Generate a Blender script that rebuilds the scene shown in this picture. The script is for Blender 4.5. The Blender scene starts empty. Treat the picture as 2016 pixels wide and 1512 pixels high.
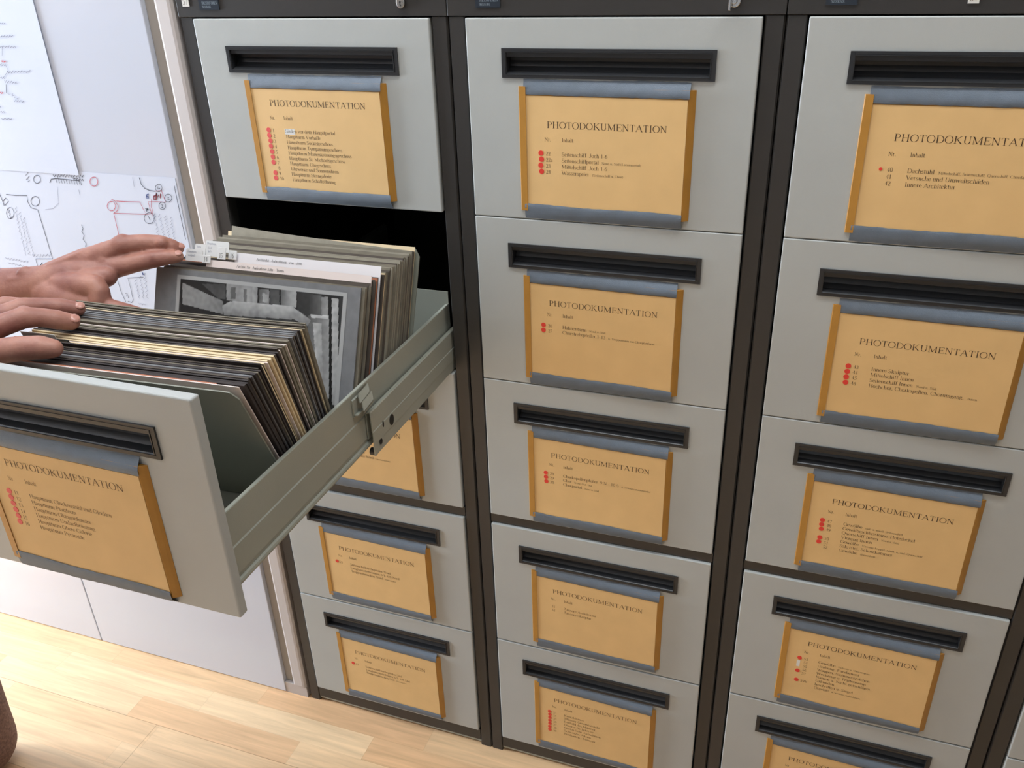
import bpy, bmesh, math, random
from mathutils import Vector, Matrix, noise
random.seed(7)
S = bpy.context.scene
COL = S.collection
PI = math.pi

# ------------------------------------------------------------------ camera
cd = bpy.data.cameras.new('camera'); cam = bpy.data.objects.new('camera', cd); COL.objects.link(cam)
cam.matrix_world = Matrix(((0.94260582, -0.12765819, 0.30854117, 0.2756),
                           (0.33243334, 0.44551666, -0.83126589, -1.1198),
                           (-0.03134233, 0.88612544, 0.46238444, 1.4759), (0, 0, 0, 1)))
cd.sensor_fit = 'HORIZONTAL'; cd.sensor_width = 36.0; cd.lens = 36.0 * 1695.77 / 2016.0
cd.clip_start = 0.02; cd.clip_end = 60
S.camera = cam
# ------------------------------------------------------------------ colour management
S.view_settings.view_transform = 'Standard'; S.view_settings.look = 'None'
S.view_settings.exposure = 0.25; S.view_settings.gamma = 1.0; S.view_settings.use_curve_mapping = False
# ------------------------------------------------------------------ sky outside the windows
W = bpy.data.worlds.new('world'); S.world = W; W.use_nodes = True
W.node_tree.nodes['Background'].inputs[0].default_value = (0.75, 0.86, 1.0, 1)
W.node_tree.nodes['Background'].inputs[1].default_value = 0.4
# ------------------------------------------------------------------ left-window daylight, plus added rear and overhead fill
def area(name, loc, rot, sx, sy, power, col):
    l = bpy.data.lights.new(name, 'AREA'); l.shape = 'RECTANGLE'; l.size = sx; l.size_y = sy
    l.energy = power; l.color = col
    o = bpy.data.objects.new(name, l); COL.objects.link(o); o.location = loc; o.rotation_euler = rot
    return o
area('daylight_left_window', (-3.62, -.50, 1.30), (0, math.radians(-90), 0), 1.8, .86, 175, (0.78, 0.88, 1.0))
area('rear_fill_light', (0.3, -3.42, 1.75), (math.radians(90), 0, 0), 2.2, 1.3, 1, (0.95, 0.97, 1.0))  # weak fill added behind the camera, at the unseen rear window
area('overhead_fill_light', (-.15, -.44, 2.66), (0, 0, 0), 2.2, .30, 22, (.93, .97, 1.0))  # overhead fill added to brighten the cabinets, sparing the open drawer front; no fixture
sl = bpy.data.lights.new('sun', 'SUN'); sl.energy = 8.5; sl.angle = math.radians(1.2); sl.color = (1.0, .93, .80)
so_ = bpy.data.objects.new('sun', sl); COL.objects.link(so_); so_.location = (-6, -.5, 4)
so_.rotation_euler = Vector((.72, -.02, -.69)).to_track_quat('-Z', 'Y').to_euler()

# ================================================================== helpers
def srgb(r, g, b):
    f = lambda c: ((c / 255 + 0.055) / 1.055) ** 2.4 if c > 10 else c / 255 / 12.92
    return (f(r), f(g), f(b), 1)

def tag(o, label=None, cat=None, group=None, kind=None):
    if label: o['label'] = label
    if cat: o['category'] = cat
    if group: o['group'] = group
    if kind: o['kind'] = kind
    return o

def empty(name, loc, label=None, cat=None, group=None, rot=(0, 0, 0)):
    o = bpy.data.objects.new(name, None); COL.objects.link(o); o.location = loc; o.rotation_euler = rot
    o.empty_display_size = 0.02
    return tag(o, label, cat, group)

def link(name, me, parent=None, loc=(0, 0, 0), rot=(0, 0, 0)):
    o = bpy.data.objects.new(name, me); COL.objects.link(o); o.location = loc; o.rotation_euler = rot
    if parent: o.parent = parent
    return o

class MB:
    def __init__(s): s.v = []; s.f = []; s.m = []
    def poly(s, pts, mi=0):
        n = len(s.v); s.v += [tuple(p) for p in pts]; s.f.append(tuple(range(n, n + len(pts)))); s.m.append(mi)
    def box(s, x0, x1, y0, y1, z0, z1, mi=0):
        n = len(s.v)
        s.v += [(x, y, z) for x in (x0, x1) for y in (y0, y1) for z in (z0, z1)]
        for q in ((0, 1, 3, 2), (4, 6, 7, 5), (0, 4, 5, 1), (2, 3, 7, 6), (0, 2, 6, 4), (1, 5, 7, 3)):
            s.f.append(tuple(n + i for i in q)); s.m.append(mi)
    def extrude(s, prof, a0, a1, axis='x', closed=True, mi=0, caps=True):
        """prof: list of 2-tuples in the plane across the axis"""
        n = len(s.v); k = len(prof)
        def P(a, p):
            return {'x': (a, p[0], p[1]), 'y': (p[0], a, p[1]), 'z': (p[0], p[1], a)}[axis]
        s.v += [P(a0, p) for p in prof] + [P(a1, p) for p in prof]
        for i in range(k if closed else k - 1):
            j = (i + 1) % k
            s.f.append((n + i, n + j, n + k + j, n + k + i)); s.m.append(mi)
        if closed and caps:
            s.f.append(tuple(n + i for i in range(k))[::-1]); s.m.append(mi)
            s.f.append(tuple(n + k + i for i in range(k))); s.m.append(mi)
    def sheet(s, prof, th):
        """thicken an open polyline sideways -> closed outline"""
        out = []; inn = []
        for i, p in enumerate(prof):
            a = prof[max(0, i - 1)]; b = prof[min(len(prof) - 1, i + 1)]
            dx, dy = b[0] - a[0], b[1] - a[1]; L = math.hypot(dx, dy) or 1
            inn.append((p[0] - dy / L * th, p[1] + dx / L * th)); out.append(p)
        return out + inn[::-1]
    def cyl(s, c, r, h, axis='y', n=20, mi=0, ry=None):
        ry = ry or r
        prof = []
        for i in range(n):
            a = 2 * PI * i / n
            prof.append((r * math.cos(a), ry * math.sin(a)))
        if axis == 'y': s.extrude([(c[0] + p[0], c[2] + p[1]) for p in prof], c[1], c[1] + h, 'y', mi=mi)
        elif axis == 'x': s.extrude([(c[1] + p[0], c[2] + p[1]) for p in prof], c[0], c[0] + h, 'x', mi=mi)
        else: s.extrude([(c[0] + p[0], c[1] + p[1]) for p in prof], c[2], c[2] + h, 'z', mi=mi)
    def mesh(s, name, mats, fix=True):
        me = bpy.data.meshes.new(name); me.from_pydata(s.v, [], s.f); me.update()
        if not isinstance(mats, (list, tuple)): mats = [mats]
        for m in mats: me.materials.append(m)
        me.polygons.foreach_set('material_index', s.m)
        if fix:
            bm = bmesh.new(); bm.from_mesh(me); bmesh.ops.recalc_face_normals(bm, faces=bm.faces); bm.to_mesh(me); bm.free()
        return me
    def build(s, name, mats, parent=None, loc=(0, 0, 0), rot=(0, 0, 0), bevel=0, seg=2, fix=True, smooth=False):
        o = link(name, s.mesh(name, mats, fix), parent, loc, rot)
        if bevel:
            b = o.modifiers.new('bevel', 'BEVEL'); b.width = bevel; b.segments = seg; b.limit_method = 'ANGLE'; b.angle_limit = math.radians(40)
            b.harden_normals = False
        if smooth:
            for p in o.data.polygons: p.use_smooth = True
        return o

# ================================================================== materials
def mat(name, col, rough=0.5, metal=0, spec=0.5, bump=0, bscale=400, var=0, vscale=30, sss=0, coat=0, trans=0):
    m = bpy.data.materials.new(name); m.use_nodes = True; t = m.node_tree; N = t.nodes; b = N['Principled BSDF']
    b.inputs['Base Color'].default_value = col; b.inputs['Roughness'].default_value = rough
    b.inputs['Metallic'].default_value = metal; b.inputs['Specular IOR Level'].default_value = spec
    if coat: b.inputs['Coat Weight'].default_value = coat; b.inputs['Coat Roughness'].default_value = 0.12
    if sss:
        b.inputs['Subsurface Weight'].default_value = sss; b.inputs['Subsurface Radius'].default_value = (1, .35, .2); b.inputs['Subsurface Scale'].default_value = 0.006
    tc = N.new('ShaderNodeTexCoord')
    if bump:
        n = N.new('ShaderNodeTexNoise'); n.inputs['Scale'].default_value = bscale; n.inputs['Detail'].default_value = 2
        bp = N.new('ShaderNodeBump'); bp.inputs['Strength'].default_value = bump; bp.inputs['Distance'].default_value = 0.001
        t.links.new(tc.outputs['Object'], n.inputs['Vector']); t.links.new(n.outputs[0], bp.inputs['Height']); t.links.new(bp.outputs[0], b.inputs['Normal'])
    if var:
        n = N.new('ShaderNodeTexNoise'); n.inputs['Scale'].default_value = vscale; n.inputs['Detail'].default_value = 4
        r = N.new('ShaderNodeMapRange'); r.inputs[1].default_value = .3; r.inputs[2].default_value = .7; r.inputs[3].default_value = 1 - var; r.inputs[4].default_value = 1 + var
        mx = N.new('ShaderNodeMix'); mx.data_type = 'RGBA'; mx.blend_type = 'MULTIPLY'; mx.inputs[0].default_value = 1
        mx.inputs[6].default_value = col
        t.links.new(tc.outputs['Object'], n.inputs['Vector']); t.links.new(n.outputs[0], r.inputs[0]); t.links.new(r.outputs[0], mx.inputs[7]); t.links.new(mx.outputs[2], b.inputs['Base Color'])
    return m

M = {}
M['drawer'] = mat('light_grey_enamel', srgb(180, 183, 180), .42, bump=.12, bscale=900, var=.02, vscale=14)
M['tray'] = mat('grey_green_enamel', srgb(160, 162, 150), .38, bump=.1, bscale=800, var=.03, vscale=14)
M['steel_char'] = mat('charcoal_enamel', srgb(54, 52, 50), .36, bump=.08, bscale=900)
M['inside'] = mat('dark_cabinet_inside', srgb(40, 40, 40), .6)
M['black'] = mat('black_plastic', srgb(44, 45, 47), .32, bump=.05, bscale=700)
M['tape'] = mat('blue_grey_cloth_tape', srgb(104, 115, 127), .55, bump=.5, bscale=1500, var=.06, vscale=60)
M['paper'] = mat('manila_card', srgb(228, 188, 128), .62, var=.035, vscale=22)
M['sleeve'] = mat('amber_sleeve', srgb(182, 130, 54), .4, var=.06, vscale=40)
M['ink'] = mat('brown_black_ink', srgb(62, 40, 22), .7)
M['ink2'] = mat('faded_brown_ink', srgb(96, 66, 36), .7)
M['red'] = mat('red_sticker', srgb(226, 62, 48), .5)
M['redp'] = mat('pink_red_sticker', srgb(226, 84, 80), .5)
M['white'] = mat('white_laminate', srgb(211, 216, 228), .14, spec=.5, coat=.3)
M['strip'] = mat('painted_beige_trim', srgb(194, 186, 182), .45)
M['strip2'] = mat('painted_beige_recess', srgb(172, 165, 156), .5)
M['wall'] = mat('wall_plaster', srgb(222, 222, 222), .9, bump=.1, bscale=200)
M['wall2'] = mat('wall_dark_low_bounce', srgb(116, 112, 107), .9, bump=.1, bscale=200)  # unseen walls darkened to cut bounced light on the open drawer front
M['chrome'] = mat('polished_nickel', srgb(205, 203, 200), .18, metal=1)
M['dark'] = mat('keyhole_black', srgb(18, 16, 14), .6)
M['sheet'] = mat('white_drawing_paper', srgb(208, 215, 230), .7, var=.015, vscale=8)
M['label_white'] = mat('label_white', srgb(222, 220, 214), .6)
M['plate_navy'] = mat('dark_blue_plate', srgb(38, 46, 56), .3)
M['plate_text'] = mat('plate_pale_text', srgb(170, 186, 196), .5)
M['steel_grey'] = mat('grey_divider_enamel', srgb(132, 134, 122), .4, bump=.06, bscale=700)
M['tab'] = mat('clear_white_tab', srgb(224, 224, 222), .3)
M['frame'] = mat('window_frame_white', srgb(235, 235, 232), .4)
M['k'] = mat('black_pen', srgb(48, 48, 66), .7); M['r'] = mat('red_pen', srgb(190, 70, 84), .7)
M['g'] = mat('grey_pencil', srgb(128, 130, 150), .7); M['b'] = mat('blue_pen', srgb(52, 70, 130), .7); M['d'] = mat('dark_red_pen', srgb(120, 30, 44), .7)

def glass_mat():
    m = bpy.data.materials.new('window_glass'); m.use_nodes = True; t = m.node_tree; N = t.nodes; N.remove(N['Principled BSDF'])
    a = N.new('ShaderNodeBsdfTransparent'); a.inputs[0].default_value = (.96, .97, .97, 1); g = N.new('ShaderNodeBsdfGlossy'); g.inputs['Roughness'].default_value = .02
    mx = N.new('ShaderNodeMixShader'); mx.inputs[0].default_value = .06
    t.links.new(a.outputs[0], mx.inputs[1]); t.links.new(g.outputs[0], mx.inputs[2]); t.links.new(mx.outputs[0], N['Material Output'].inputs[0])
    return m
M['glass'] = glass_mat()

def floor_mat():
    m = bpy.data.materials.new('beech_parquet'); m.use_nodes = True; t = m.node_tree; N = t.nodes; L = t.links; b = N['Principled BSDF']
    tc = N.new('ShaderNodeTexCoord'); sp = N.new('ShaderNodeSeparateXYZ'); L.new(tc.outputs['Object'], sp.inputs[0])
    def mt(op, a, b_=None, c=None):
        n = N.new('ShaderNodeMath'); n.operation = op
        for i, q in enumerate((a, b_, c)):
            if q is None: continue
            if isinstance(q, (int, float)): n.inputs[i].default_value = q
            else: L.new(q, n.inputs[i])
        return n.outputs[0]
    y = mt('ADD', sp.outputs[1], 0.165 + 20 * 0.174)
    strip = mt('DIVIDE', y, 0.058); row = mt('FLOOR', strip); fr = mt('FRACT', strip)
    wn = N.new('ShaderNodeTexWhiteNoise'); wn.noise_dimensions = '1D'; L.new(row, wn.inputs['W'])
    xs = mt('ADD', mt('DIVIDE', sp.outputs[0], 0.40), mt('MULTIPLY', wn.outputs[0], 7.3)); col = mt('FLOOR', xs); fx = mt('FRACT', xs)
    cb = N.new('ShaderNodeCombineXYZ'); L.new(row, cb.inputs[0]); L.new(col, cb.inputs[1])
    w2 = N.new('ShaderNodeTexWhiteNoise'); w2.noise_dimensions = '2D'; L.new(cb.outputs[0], w2.inputs['Vector'])
    ramp = N.new('ShaderNodeValToRGB'); e = ramp.color_ramp.elements
    e[0].color = srgb(220, 176, 132); e[1].color = srgb(234, 202, 160)
    q = ramp.color_ramp.elements.new(.5); q.color = srgb(226, 188, 144)
    L.new(w2.outputs[0], ramp.inputs[0])
    mp = N.new('ShaderNodeMapping'); mp.inputs['Scale'].default_value = (6, 90, 1); L.new(tc.outputs['Object'], mp.inputs[0])
    mp2 = N.new('ShaderNodeVectorMath'); mp2.operation = 'ADD'; L.new(mp.outputs[0], mp2.inputs[0])
    cb2 = N.new('ShaderNodeCombineXYZ'); L.new(mt('MULTIPLY', w2.outputs[0], 40), cb2.inputs[2]); L.new(cb2.outputs[0], mp2.inputs[1])
    g = N.new('ShaderNodeTexNoise'); g.inputs['Scale'].default_value = 1; g.inputs['Detail'].default_value = 5; g.inputs['Distortion'].default_value = .6; L.new(mp2.outputs[0], g.inputs[0])
    gr = N.new('ShaderNodeMapRange'); gr.inputs[1].default_value = .25; gr.inputs[2].default_value = .75; gr.inputs[3].default_value = .80; gr.inputs[4].default_value = 1.12; L.new(g.outputs[0], gr.inputs[0])
    mx = N.new('ShaderNodeMix'); mx.data_type = 'RGBA'; mx.blend_type = 'MULTIPLY'; mx.inputs[0].default_value = 1
    L.new(ramp.outputs[0], mx.inputs[6]); L.new(gr.outputs[0], mx.inputs[7])
    # seams: dark line at every third strip and at plank ends every 2.2 m, faint ones between strips
    pr = mt('FRACT', mt('DIVIDE', y, 0.174))
    s1 = mt('LESS_THAN', pr, 0.008)
    s2 = mt('MULTIPLY', mt('LESS_THAN', fr, 0.014), .30)
    s3 = mt('MULTIPLY', mt('LESS_THAN', fx, 0.0025), .35)
    prow = mt('SUBTRACT', mt('FLOOR', mt('DIVIDE', y, 0.174)), 19)
    pe = mt('FRACT', mt('ADD', mt('DIVIDE', mt('ADD', sp.outputs[0], 0.918), 2.2), mt('MULTIPLY', prow, 0.37)))
    s4 = mt('MULTIPLY', mt('LESS_THAN', pe, 0.0007), .8)
    sm = mt('MULTIPLY', mt('MAXIMUM', s1, mt('MAXIMUM', s4, mt('MAXIMUM', s2, s3))), .5)
    mx2 = N.new('ShaderNodeMix'); mx2.data_type = 'RGBA'; L.new(sm, mx2.inputs[0]); L.new(mx.outputs[2], mx2.inputs[6]); mx2.inputs[7].default_value = srgb(120, 78, 44)
    L.new(mx2.outputs[2], b.inputs['Base Color'])
    b.inputs['Roughness'].default_value = .36; b.inputs['Coat Weight'].default_value = .15; b.inputs['Coat Roughness'].default_value = .2
    return m
M['floor'] = floor_mat()

def skin_mat():
    m = mat('skin', srgb(186, 128, 108), .5, bump=.35, bscale=260, sss=.12)
    t = m.node_tree; N = t.nodes; L = t.links; b = N['Principled BSDF']; tc = N.new('ShaderNodeTexCoord')
    n = N.new('ShaderNodeTexNoise'); n.inputs['Scale'].default_value = 22; n.inputs['Detail'].default_value = 6
    r = N.new('ShaderNodeValToRGB'); r.color_ramp.elements[0].position = .32; r.color_ramp.elements[1].position = .68
    r.color_ramp.elements[0].color = srgb(146, 94, 84); r.color_ramp.elements[1].color = srgb(190, 138, 120)
    L.new(tc.outputs['Object'], n.inputs[0]); L.new(n.outputs[0], r.inputs[0]); L.new(r.outputs[0], b.inputs['Base Color'])
    return m
M['skin'] = skin_mat()
M['nail'] = mat('fingernail', srgb(196, 142, 128), .28)
M['shirt'] = mat('blue_grey_cotton', srgb(92, 104, 122), .9, bump=.4, bscale=900)
M['trouser'] = mat('brown_tweed', srgb(128, 100, 88), .95, bump=.9, bscale=500, var=.35, vscale=220)
M['hair'] = mat('brown_hair', srgb(86, 64, 48), .6, bump=.8, bscale=500)
M['shoe'] = mat('brown_leather', srgb(80, 56, 44), .5)

# ================================================================== serif lettering (drawn with a broad-nib pen)
def A_(cx, cy, rx, ry, a0, a1, n=9):
    return [(cx + rx * math.cos(math.radians(a0 + (a1 - a0) * i / n)), cy + ry * math.sin(math.radians(a0 + (a1 - a0) * i / n))) for i in range(n + 1)]
def T_(*p): return ('T', list(p))      # thick stroke
def t_(*p): return ('t', list(p))      # hair line
def C_(p): return ('C', p)             # curved, width follows direction
def s_(x, y, w=.11): return ('t', [(x - w, y), (x + w, y)])
def V(x, a, b, top=True, bot=True, w=.11):
    o = [T_((x, a), (x, b))]
    if bot: o.append(s_(x, a, w))
    if top: o.append(s_(x, b, w))
    return o
xh = .66
G = {}
G['A'] = (.76, [t_((.08, 0), (.38, 1)), T_((.38, 1), (.66, 0)), t_((.18, .36), (.54, .36)), s_(.08, 0, .09), s_(.66, 0, .1)])
G['B'] = (.68, V(.16, 0, 1, w=.1) + [C_([(.16, 1)] + A_(.34, .76, .2, .24, 90, -90) + [(.16, .52)]), C_([(.3, .52)] + A_(.36, .26, .24, .26, 90, -90) + [(.16, 0)])])
G['C'] = (.7, [C_(A_(.4, .5, .33, .52, 48, 318, 16)), t_((.63, .98), (.64, .68))])
G['D'] = (.76, V(.16, 0, 1, w=.1) + [C_([(.16, 1)] + A_(.32, .5, .37, .5, 90, -90, 14) + [(.16, 0)])])
G['E'] = (.66, V(.16, 0, 1, w=.1) + [t_((.16, 1), (.58, 1), (.6, .8)), t_((.16, .52), (.46, .52)), t_((.46, .62), (.46, .42)), t_((.16, 0), (.58, 0), (.62, .22))])
G['F'] = (.6, V(.16, 0, 1, w=.1) + [t_((.16, 1), (.56, 1), (.58, .8)), t_((.16, .52), (.44, .52)), t_((.44, .62), (.44, .42))])
G['G'] = (.76, [C_(A_(.42, .5, .34, .52, 48, 300, 16)), T_((.66, .06), (.66, .42)), s_(.64, .42, .12), t_((.64, .98), (.65, .7))])
G['H'] = (.78, V(.16, 0, 1) + V(.62, 0, 1) + [t_((.16, .52), (.62, .52))])
G['I'] = (.36, V(.18, 0, 1))
G['J'] = (.42, [T_((.26, 1), (.26, .2)), C_(A_(.12, .16, .14, .18, 0, -150, 6)), s_(.26, 1)])
G['K'] = (.76, V(.16, 0, 1) + [t_((.2, .45), (.6, 1)), T_((.3, .56), (.66, 0)), s_(.6, 1, .1), s_(.66, 0, .1)])
G['L'] = (.64, V(.16, 0, 1) + [t_((.16, 0), (.56, 0), (.6, .26))])
G['M'] = (.94, [t_((.14, 0), (.14, 1)), T_((.15, 1), (.45, .06)), t_((.45, .06), (.78, 1)), T_((.78, 1), (.78, 0)), s_(.14, 0, .1), s_(.1, 1, .07), s_(.78, 0, .11), s_(.83, 1, .07)])
G['N'] = (.78, [t_((.14, 0), (.14, 1)), T_((.14, 1), (.62, 0)), t_((.62, 0), (.62, 1)), s_(.14, 0, .1), s_(.1, 1, .07), s_(.62, 1, .1)])
G['O'] = (.78, [C_(A_(.39, .5, .32, .52, 0, 360, 22))])
G['P'] = (.62, V(.16, 0, 1, w=.1) + [C_([(.16, 1)] + A_(.32, .74, .22, .26, 90, -90) + [(.16, .48)])])
G['Q'] = (.78, [C_(A_(.39, .5, .32, .52, 0, 360, 22)), T_((.36, .02), (.66, -.2))])
G['R'] = (.72, V(.16, 0, 1, w=.1) + [C_([(.16, 1)] + A_(.32, .75, .2, .25, 90, -90) + [(.16, .5)]), T_((.34, .5), (.64, 0)), s_(.66, 0, .08)])
G['S'] = (.58, [C_(A_(.3, .76, .19, .25, 40, 250, 9) + A_(.28, .25, .21, .27, 70, -140, 9)), t_((.47, 1), (.48, .74)), t_((.08, .02), (.07, .28))])
G['T'] = (.66, V(.33, 0, 1, top=False) + [t_((.06, .78), (.08, 1), (.58, 1), (.6, .78))])
G['U'] = (.78, [T_((.18, 1), (.18, .32)), C_([(.18, .34)] + A_(.4, .3, .22, .31, 180, 360, 10) + [(.62, .34)]), t_((.62, .32), (.62, 1)), s_(.18, 1), s_(.62, 1, .09)])
G['V'] = (.74, [T_((.1, 1), (.38, 0)), t_((.38, 0), (.64, 1)), s_(.1, 1, .1), s_(.64, 1, .09)])
G['W'] = (1.0, [T_((.08, 1), (.32, 0)), t_((.32, 0), (.5, .8)), T_((.5, .86), (.7, 0)), t_((.7, 0), (.92, 1)), s_(.08, 1, .1), s_(.92, 1, .08)])
G['Z'] = (.66, [t_((.08, .8), (.1, 1), (.56, 1)), T_((.54, 1), (.08, 0)), t_((.08, 0), (.56, 0), (.6, .22))])
G['a'] = (.46, [C_(A_(.2, .5, .14, .16, 160, 20, 5) + [(.33, .4)]), T_((.33, .46), (.33, .06)), C_([(.33, .38), (.2, .34)] + A_(.17, .17, .12, .18, 90, 320, 8) + [(.33, .12)]), t_((.33, .04), (.43, .03))])
G['b'] = (.5, [T_((.12, 0), (.12, 1)), C_([(.12, .55)] + A_(.25, .33, .19, .33, 100, -110, 10) + [(.12, .04)]), s_(.08, 1, .05)])
G['c'] = (.44, [C_(A_(.25, .32, .2, .34, 50, 315, 12))])
G['d'] = (.5, [T_((.38, 0), (.38, 1)), C_([(.38, .58)] + A_(.24, .32, .19, .34, 60, 310, 10)), s_(.34, 1, .05), s_(.42, 0, .05)])
G['e'] = (.44, [C_([(.06, .38), (.39, .38)] + A_(.23, .33, .18, .33, 10, 320, 12))])
G['f'] = (.33, [T_((.14, 0), (.14, .8)), C_(A_(.25, .8, .11, .22, 180, 40, 6)), t_((.02, xh), (.3, xh)), s_(.15, 0, .1)])
G['g'] = (.5, [C_(A_(.22, .44, .15, .21, 0, 360, 12)), C_(A_(.22, .44, .16, .2, -100, -200, 4) + [(.1, .12), (.3, .08)] + A_(.24, -.1, .19, .15, 60, -230, 9)), t_((.34, .58), (.46, .62))])
G['h'] = (.52, V(.12, 0, 1, top=False, w=.09) + [C_([(.12, .5)] + A_(.26, .46, .14, .2, 130, 0, 6)), T_((.4, .48), (.4, 0)), s_(.4, 0, .09), s_(.08, 1, .05)])
G['i'] = (.28, V(.14, 0, xh, top=False, w=.1) + [T_((.14, .86), (.14, .96)), s_(.1, xh, .05)])
G['j'] = (.28, [T_((.15, xh), (.15, -.1)), C_(A_(.06, -.12, .1, .14, 0, -130, 5)), T_((.15, .86), (.15, .96))])
G['k'] = (.52, V(.12, 0, 1, top=False, w=.09) + [t_((.14, .26), (.4, xh)), T_((.22, .36), (.44, 0)), s_(.38, xh, .08), s_(.44, 0, .08), s_(.08, 1, .05)])
G['l'] = (.28, V(.14, 0, 1, top=False, w=.1) + [s_(.1, 1, .05)])
G['m'] = (.8, V(.12, 0, xh, top=False, w=.09) + [C_([(.12, .5)] + A_(.26, .46, .13, .2, 130, 0, 6)), T_((.4, .48), (.4, 0)), C_([(.4, .5)] + A_(.54, .46, .13, .2, 130, 0, 6)), T_((.68, .48), (.68, 0)), s_(.4, 0, .09), s_(.68, 0, .09), s_(.08, xh, .05)])
G['n'] = (.52, V(.12, 0, xh, top=False, w=.09) + [C_([(.12, .5)] + A_(.26, .46, .14, .2, 130, 0, 6)), T_((.4, .48), (.4, 0)), s_(.4, 0, .09), s_(.08, xh, .05)])
G['o'] = (.5, [C_(A_(.25, .33, .19, .34, 0, 360, 16))])
G['p'] = (.5, V(.12, -.3, xh, top=False, w=.09) + [C_([(.12, .56)] + A_(.25, .33, .19, .34, 110, -110, 10)), s_(.08, xh, .05)])
G['q'] = (.5, V(.38, -.3, xh, top=False, w=.09) + [C_(A_(.24, .33, .19, .34, 50, 310, 10))])
G['r'] = (.35, V(.12, 0, xh, top=False, w=.09) + [C_([(.12, .46), (.2, .62), (.32, .6)]), s_(.08, xh, .05)])
G['s'] = (.38, [C_(A_(.19, .49, .12, .17, 30, 240, 7) + A_(.18, .16, .13, .17, 60, -150, 7))])
G['t'] = (.3, [T_((.14, .86), (.14, .12)), C_(A_(.23, .12, .09, .13, 180, 320, 5)), t_((.02, xh), (.28, xh))])
G['u'] = (.52, [T_((.12, xh), (.12, .2)), C_(A_(.25, .18, .13, .18, 180, 320, 6) + [(.38, .16)]), T_((.38, xh), (.38, 0)), s_(.08, xh, .05), s_(.34, xh, .05), s_(.43, 0, .05)])
G['v'] = (.5, [T_((.06, xh), (.25, 0)), t_((.25, 0), (.42, xh)), s_(.07, xh, .07), s_(.42, xh, .07)])
G['w'] = (.74, [T_((.05, xh), (.22, 0)), t_((.22, 0), (.36, .56)), T_((.36, .6), (.52, 0)), t_((.52, 0), (.68, xh)), s_(.06, xh, .07), s_(.68, xh, .06)])
G['x'] = (.5, [T_((.08, xh), (.42, 0)), t_((.08, 0), (.4, xh)), s_(.08, 0, .07), s_(.42, 0, .07), s_(.08, xh, .07), s_(.4, xh, .07)])
G['y'] = (.5, [T_((.06, xh), (.25, 0)), t_((.42, xh), (.2, -.2), (.08, -.28)), s_(.07, xh, .07), s_(.42, xh, .07)])
G['z'] = (.44, [t_((.07, .52), (.08, xh), (.38, xh)), T_((.36, xh), (.06, 0)), t_((.06, 0), (.38, 0), (.4, .14))])
for ch, bs in (('ä', 'a'), ('ö', 'o'), ('ü', 'u'), ('Ä', 'A')):
    top = 1.0 if bs == 'A' else .86; c = .38 if bs == 'A' else G[bs][0] / 2
    G[ch] = (G[bs][0], G[bs][1] + [T_((c - .1, top + .04), (c - .1, top + .15)), T_((c + .1, top + .04), (c + .1, top + .15))])
G['0'] = (.5, [C_(A_(.25, .5, .18, .5, 0, 360, 16))])
G['1'] = (.5, V(.26, 0, 1, top=False, w=.1) + [t_((.12, .84), (.26, .98))])
G['2'] = (.5, [C_(A_(.24, .74, .17, .26, 150, -30, 9) + [(.08, .04)]), T_((.08, .03), (.42, .03)), t_((.42, .03), (.45, .18))])
G['3'] = (.5, [C_(A_(.22, .76, .16, .22, 150, -70, 8) + A_(.21, .28, .2, .28, 70, -150, 9))])
G['4'] = (.5, [T_((.33, 0), (.33, 1)), t_((.33, 1), (.04, .3), (.46, .3))])
G['5'] = (.5, [T_((.14, .96), (.42, .96)), t_((.14, .96), (.11, .56)), C_([(.11, .56)] + A_(.2, .3, .2, .3, 80, -150, 10))])
G['6'] = (.5, [C_([(.4, .98), (.2, .8), (.09, .5)] + A_(.26, .3, .17, .3, 180, 360, 8) + A_(.26, .34, .17, .24, 0, 160, 6))])
G['7'] = (.5, [T_((.08, .96), (.44, .96)), t_((.06, .8), (.08, .97)), t_((.44, .96), (.18, 0))])
G['8'] = (.5, [C_(A_(.25, .75, .15, .24, 0, 360, 12)), C_(A_(.25, .26, .18, .27, 0, 360, 12))])
G['9'] = (.5, [C_(A_(.24, .68, .17, .3, 0, 360, 12) + [(.38, .4), (.26, .12), (.1, .01)])])
G['.'] = (.25, [T_((.12, 0), (.12, .1))]); G[','] = (.25, [T_((.12, .06), (.1, -.12))])
G['-'] = (.33, [t_((.04, .3), (.28, .3))]); G['/'] = (.3, [t_((.02, 0), (.28, 1))])
G['('] = (.33, [C_(A_(.36, .4, .26, .62, 125, 235, 7))]); G[')'] = (.33, [C_(A_(-.04, .4, .26, .62, 55, -55, 7))])
G[' '] = (.27, [])

def stroke(mb, pts, w0, y, place, mode='w'):
    """ribbon along pts (2-D) lying in the plane y"""
    n = len(pts); Ls = []; Rs = []
    for i in range(n):
        a = pts[max(0, i - 1)]; b = pts[min(n - 1, i + 1)]
        dx, dy = b[0] - a[0], b[1] - a[1]; L = math.hypot(dx, dy) or 1; dx /= L; dy /= L
        if mode == 'C': w = .026 + .052 * abs(dy) ** 1.4
        elif mode == 'T': w = .086
        elif mode == 't': w = .036
        else: w = w0
        nx, ny = -dy * w / 2, dx * w / 2
        Ls.append(place(pts[i][0] + nx, pts[i][1] + ny)); Rs.append(place(pts[i][0] - nx, pts[i][1] - ny))
    for i in range(n - 1):
        mb.poly([Ls[i], Rs[i], Rs[i + 1], Ls[i + 1]])

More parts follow.
